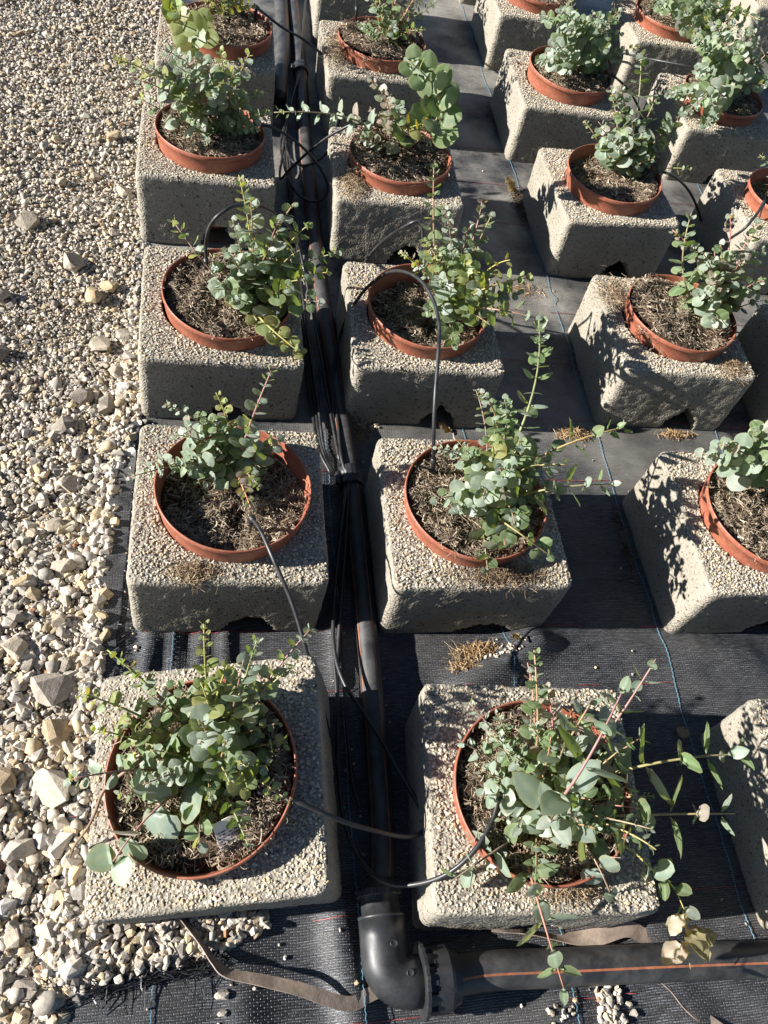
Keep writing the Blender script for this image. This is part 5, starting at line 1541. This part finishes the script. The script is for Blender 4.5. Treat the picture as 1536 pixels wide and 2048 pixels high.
FILL = {  # number of extra short stems, mean height, leaf size, tints
 'A1': (9, 0.12, 0.019, 'ggyb'), 'A2': (3, 0.07, 0.020, 'bgp'), 'A3': (4, 0.12, 0.024, 'bgg'), 'A4': (7, 0.10, 0.020, 'bgg'), 'A5': (6, 0.12, 0.020, 'gyg'), 'B1': (16, 0.12, 0.024, 'ggb'),
 'B2': (5, 0.10, 0.025, 'gbg'), 'B3': (6, 0.11, 0.024, 'gyb'), 'B4': (6, 0.09, 0.018, 'pbp'), 'B5': (16, 0.16, 0.022, 'gbgp'), 'B6': (8, 0.14, 0.024, 'gb'), 'C1': (8, 0.14, 0.030, 'gb'), 'C2': (9, 0.15, 0.030, 'bgp'),
 'C3': (7, 0.13, 0.024, 'pbg'), 'C4': (8, 0.14, 0.026, 'bg'), 'C5': (11, 0.16, 0.026, 'bg'), 'C6': (14, 0.20, 0.032, 'bbg'), 'D3': (9, 0.15, 0.028, 'bg'), 'D4': (10, 0.14, 0.026, 'bgg'), 'D5': (12, 0.19, 0.030, 'bbg'), 'D6': (13, 0.20, 0.030, 'bg'), 'E6': (10, 0.16, 0.034, 'bg')}
LABP = {
 'A1': 'leafy eucalyptus with yellow-tipped shoots, in the tilted front pot by the gravel', 'A2': 'sparse small eucalyptus at the back of the half filled pot', 'B1': 'spreading eucalyptus with long pink stems, nearest the camera right of the pipe',
 'B4': 'eucalyptus with one arch of large round leaves, fourth right of the pipe'}
for pi, k in enumerate(FILL):
    q = random.Random(900 + pi)
    mw = BM[k] @ Matrix.Translation((POTS[k][1], POTS[k][2], BH + 0.02))
    c0 = mw.translation
    stems = STEMS.get(k, [])
    if stems:
        bx = sum(s[0][0] for s in stems) / len(stems); by = sum(s[0][1] for s in stems) / len(stems)
    else: bx, by = c0.x + 0.02, c0.y + 0.03
    root = empty('eucalyptus_plant', (bx, by, c0.z))
    tag(root, LABP.get(k, 'bushy grey-green eucalyptus ' + where(k)), 'eucalyptus plant', 'young eucalyptus plants in the pots')
    inv = Matrix.Translation(-Vector((bx, by, c0.z)))
    ZS = {'A1': 1.24, 'B1': 1.18, 'A2': 1.42, 'A3': 1.42, 'B2': 1.22}.get(k, {'A': 1.42, 'B': 1.4, 'C': 1.42, 'D': 1.42, 'E': 1.45}[k[0]])
    for si, (b, c, tip, size, kind, tint) in enumerate(stems):
        size = size * ZS
        if (k, si) in (('B1', 3), ('B1', 4), ('B1', 6), ('B1', 7), ('B1', 8), ('B1', 9), ('B2', 1), ('B2', 2), ('A1', 0)): size *= 1.2
        face = {('A1', 0): Vector((-0.35, -0.35, 1)), ('A1', 1): Vector((-0.2, -0.3, 1)), ('B4', 0): Vector((-0.1, -0.8, 0.6)), ('A5', 0): Vector((-0.1, -0.8, 0.6)), ('A3', 8): Vector((-0.2, -0.5, 0.9)), ('A3', 9): Vector((-0.2, -0.5, 0.9)), ('A3', 10): Vector((-0.2, -0.5, 0.9)), ('B2', 3): Vector((-0.2, -0.4, 0.9)), ('B1', 10): Vector((-0.2, -0.3, 1))}.get((k, si))
        b = Vector(b)
        # keep every shoot rooted inside its own pot
        d = b - c0; d.z = 0
        if d.length > 0.12: b = c0 + d.normalized() * 0.12
        b = Vector((b.x, b.y, c0.z))
        # gather the bases towards the crown
        b = b.lerp(Vector((bx, by, c0.z)), 0.25)
        path = stem_path(b, c, tip, q)
        add_stem(root, inv, path, size, kind, tint, q, bare=0.28 if len(stems) > 10 else 0.34, face=face, tipsize=0.95 if size > 0.055 and kind == 'r' else 0.6, dens=1.5 if size > 0.055 and kind == 'r' and k in ('A1', 'B4') else 0.9)
    n_, hgt, sz, tints = FILL[k]
    for j in range(n_):
        a = q.uniform(0, 6.283); rr = q.uniform(0.0, 0.05)
        b = Vector((bx + rr * math.cos(a), by + rr * math.sin(a), c0.z))
        h_ = hgt * q.uniform(0.6, 1.5); sp_ = q.uniform(0.04, 0.17 if k != 'B1' else 0.20)
        tip = b + Vector((sp_ * math.cos(a), sp_ * math.sin(a), h_))
        path = stem_path(b, None, tip, q)
        add_stem(root, inv, path, sz * ZS * q.uniform(0.65, 1.0), 'o' if k == 'B1' else 'r', q.choice(tints), q, bare=0.26, dens=0.85)
    if k == 'B1':      # drooping shoot with half dried leaves over the front corner
        path = smooth_path([(0.66, 0.235, 0.25), (0.70, 0.205, 0.256), (0.728, 0.177, 0.250), (0.769, 0.150, 0.232), (0.796, 0.106, 0.205)], 4)
        add_stem(root, inv, path, 0.036, 'r', 'g', q, bare=0.45, col=STEMCOL['d'], tipsize=1.1)
        path = smooth_path([(0.790, 0.112, 0.208), (0.800, 0.090, 0.186), (0.808, 0.070, 0.165), (0.813, 0.052, 0.145), (0.822, 0.026, 0.122)], 4)
        add_stem(root, inv, path, 0.052, 'd', 'd', q, bare=0.05, dens=1.1, col=STEMCOL['d'], tipsize=0.6)

    if k == 'A1':      # bare woody twig trailing over the gravel side
        path = smooth_path(TWIG, 5)
        V, F = tube_vf(path, lambda t: 0.0038 * (1 - 0.55 * t), 7)
        so = link('stem', mesh('stem', [inv @ v for v in V], F, MAT['stem']), root); so.color = (0.20, 0.13, 0.08, 1)
# tiny weed in front of the second block right of the pipe
root = empty('weed_sprout', (0.715, 0.722, 0.0))
tag(root, 'tiny green weed at the front foot of the second block right of the pipe', 'weed')
q = random.Random(4); inv = Matrix.Translation((-0.715, -0.722, 0))
for a in (0.3, 1.8, 3.4, 4.9):
    b = Vector((0.715, 0.722, 0.004))
    add_stem(root, inv, stem_path(b, None, b + Vector((0.022 * math.cos(a), 0.018 * math.sin(a), 0.022)), q, 6), 0.016, 'r', 'y', q, bare=0.4)
# dead leaves lying about
for (x, y, z, sz, rz, lab) in [(1.015, 2.50, 0.012, 0.075, 0.6, 'curled brown dead leaf at the foot of the fourth block in third column'), (0.655, 0.705, 0.03, 0.03, 2.0, 'small dry leaf among the roots before the second block'),
                               (0.60, 1.355, 0.006, 0.045, 1.2, 'pale dry leaf behind the second block right of the pipe'), (0.79, 0.30, 0.004, 0.05, 0.4, 'dry leaf on the fabric right of the nearest block by the pipe'), (1.03, 0.50, 0.004, 0.04, 2.6, 'dry leaf beside the left foot of the nearest third-column block')]:
    o = link('dry_leaf', LEAF['d'][int(sz * 1000) % 3]); o.location = (x, y, fz(x, y) + z); o.scale = (sz, sz, sz); o.rotation_euler = (0.25, 0.2, rz); o.color = (0.30, 0.21, 0.12, 1)
    tag(o, lab, 'dead leaf')
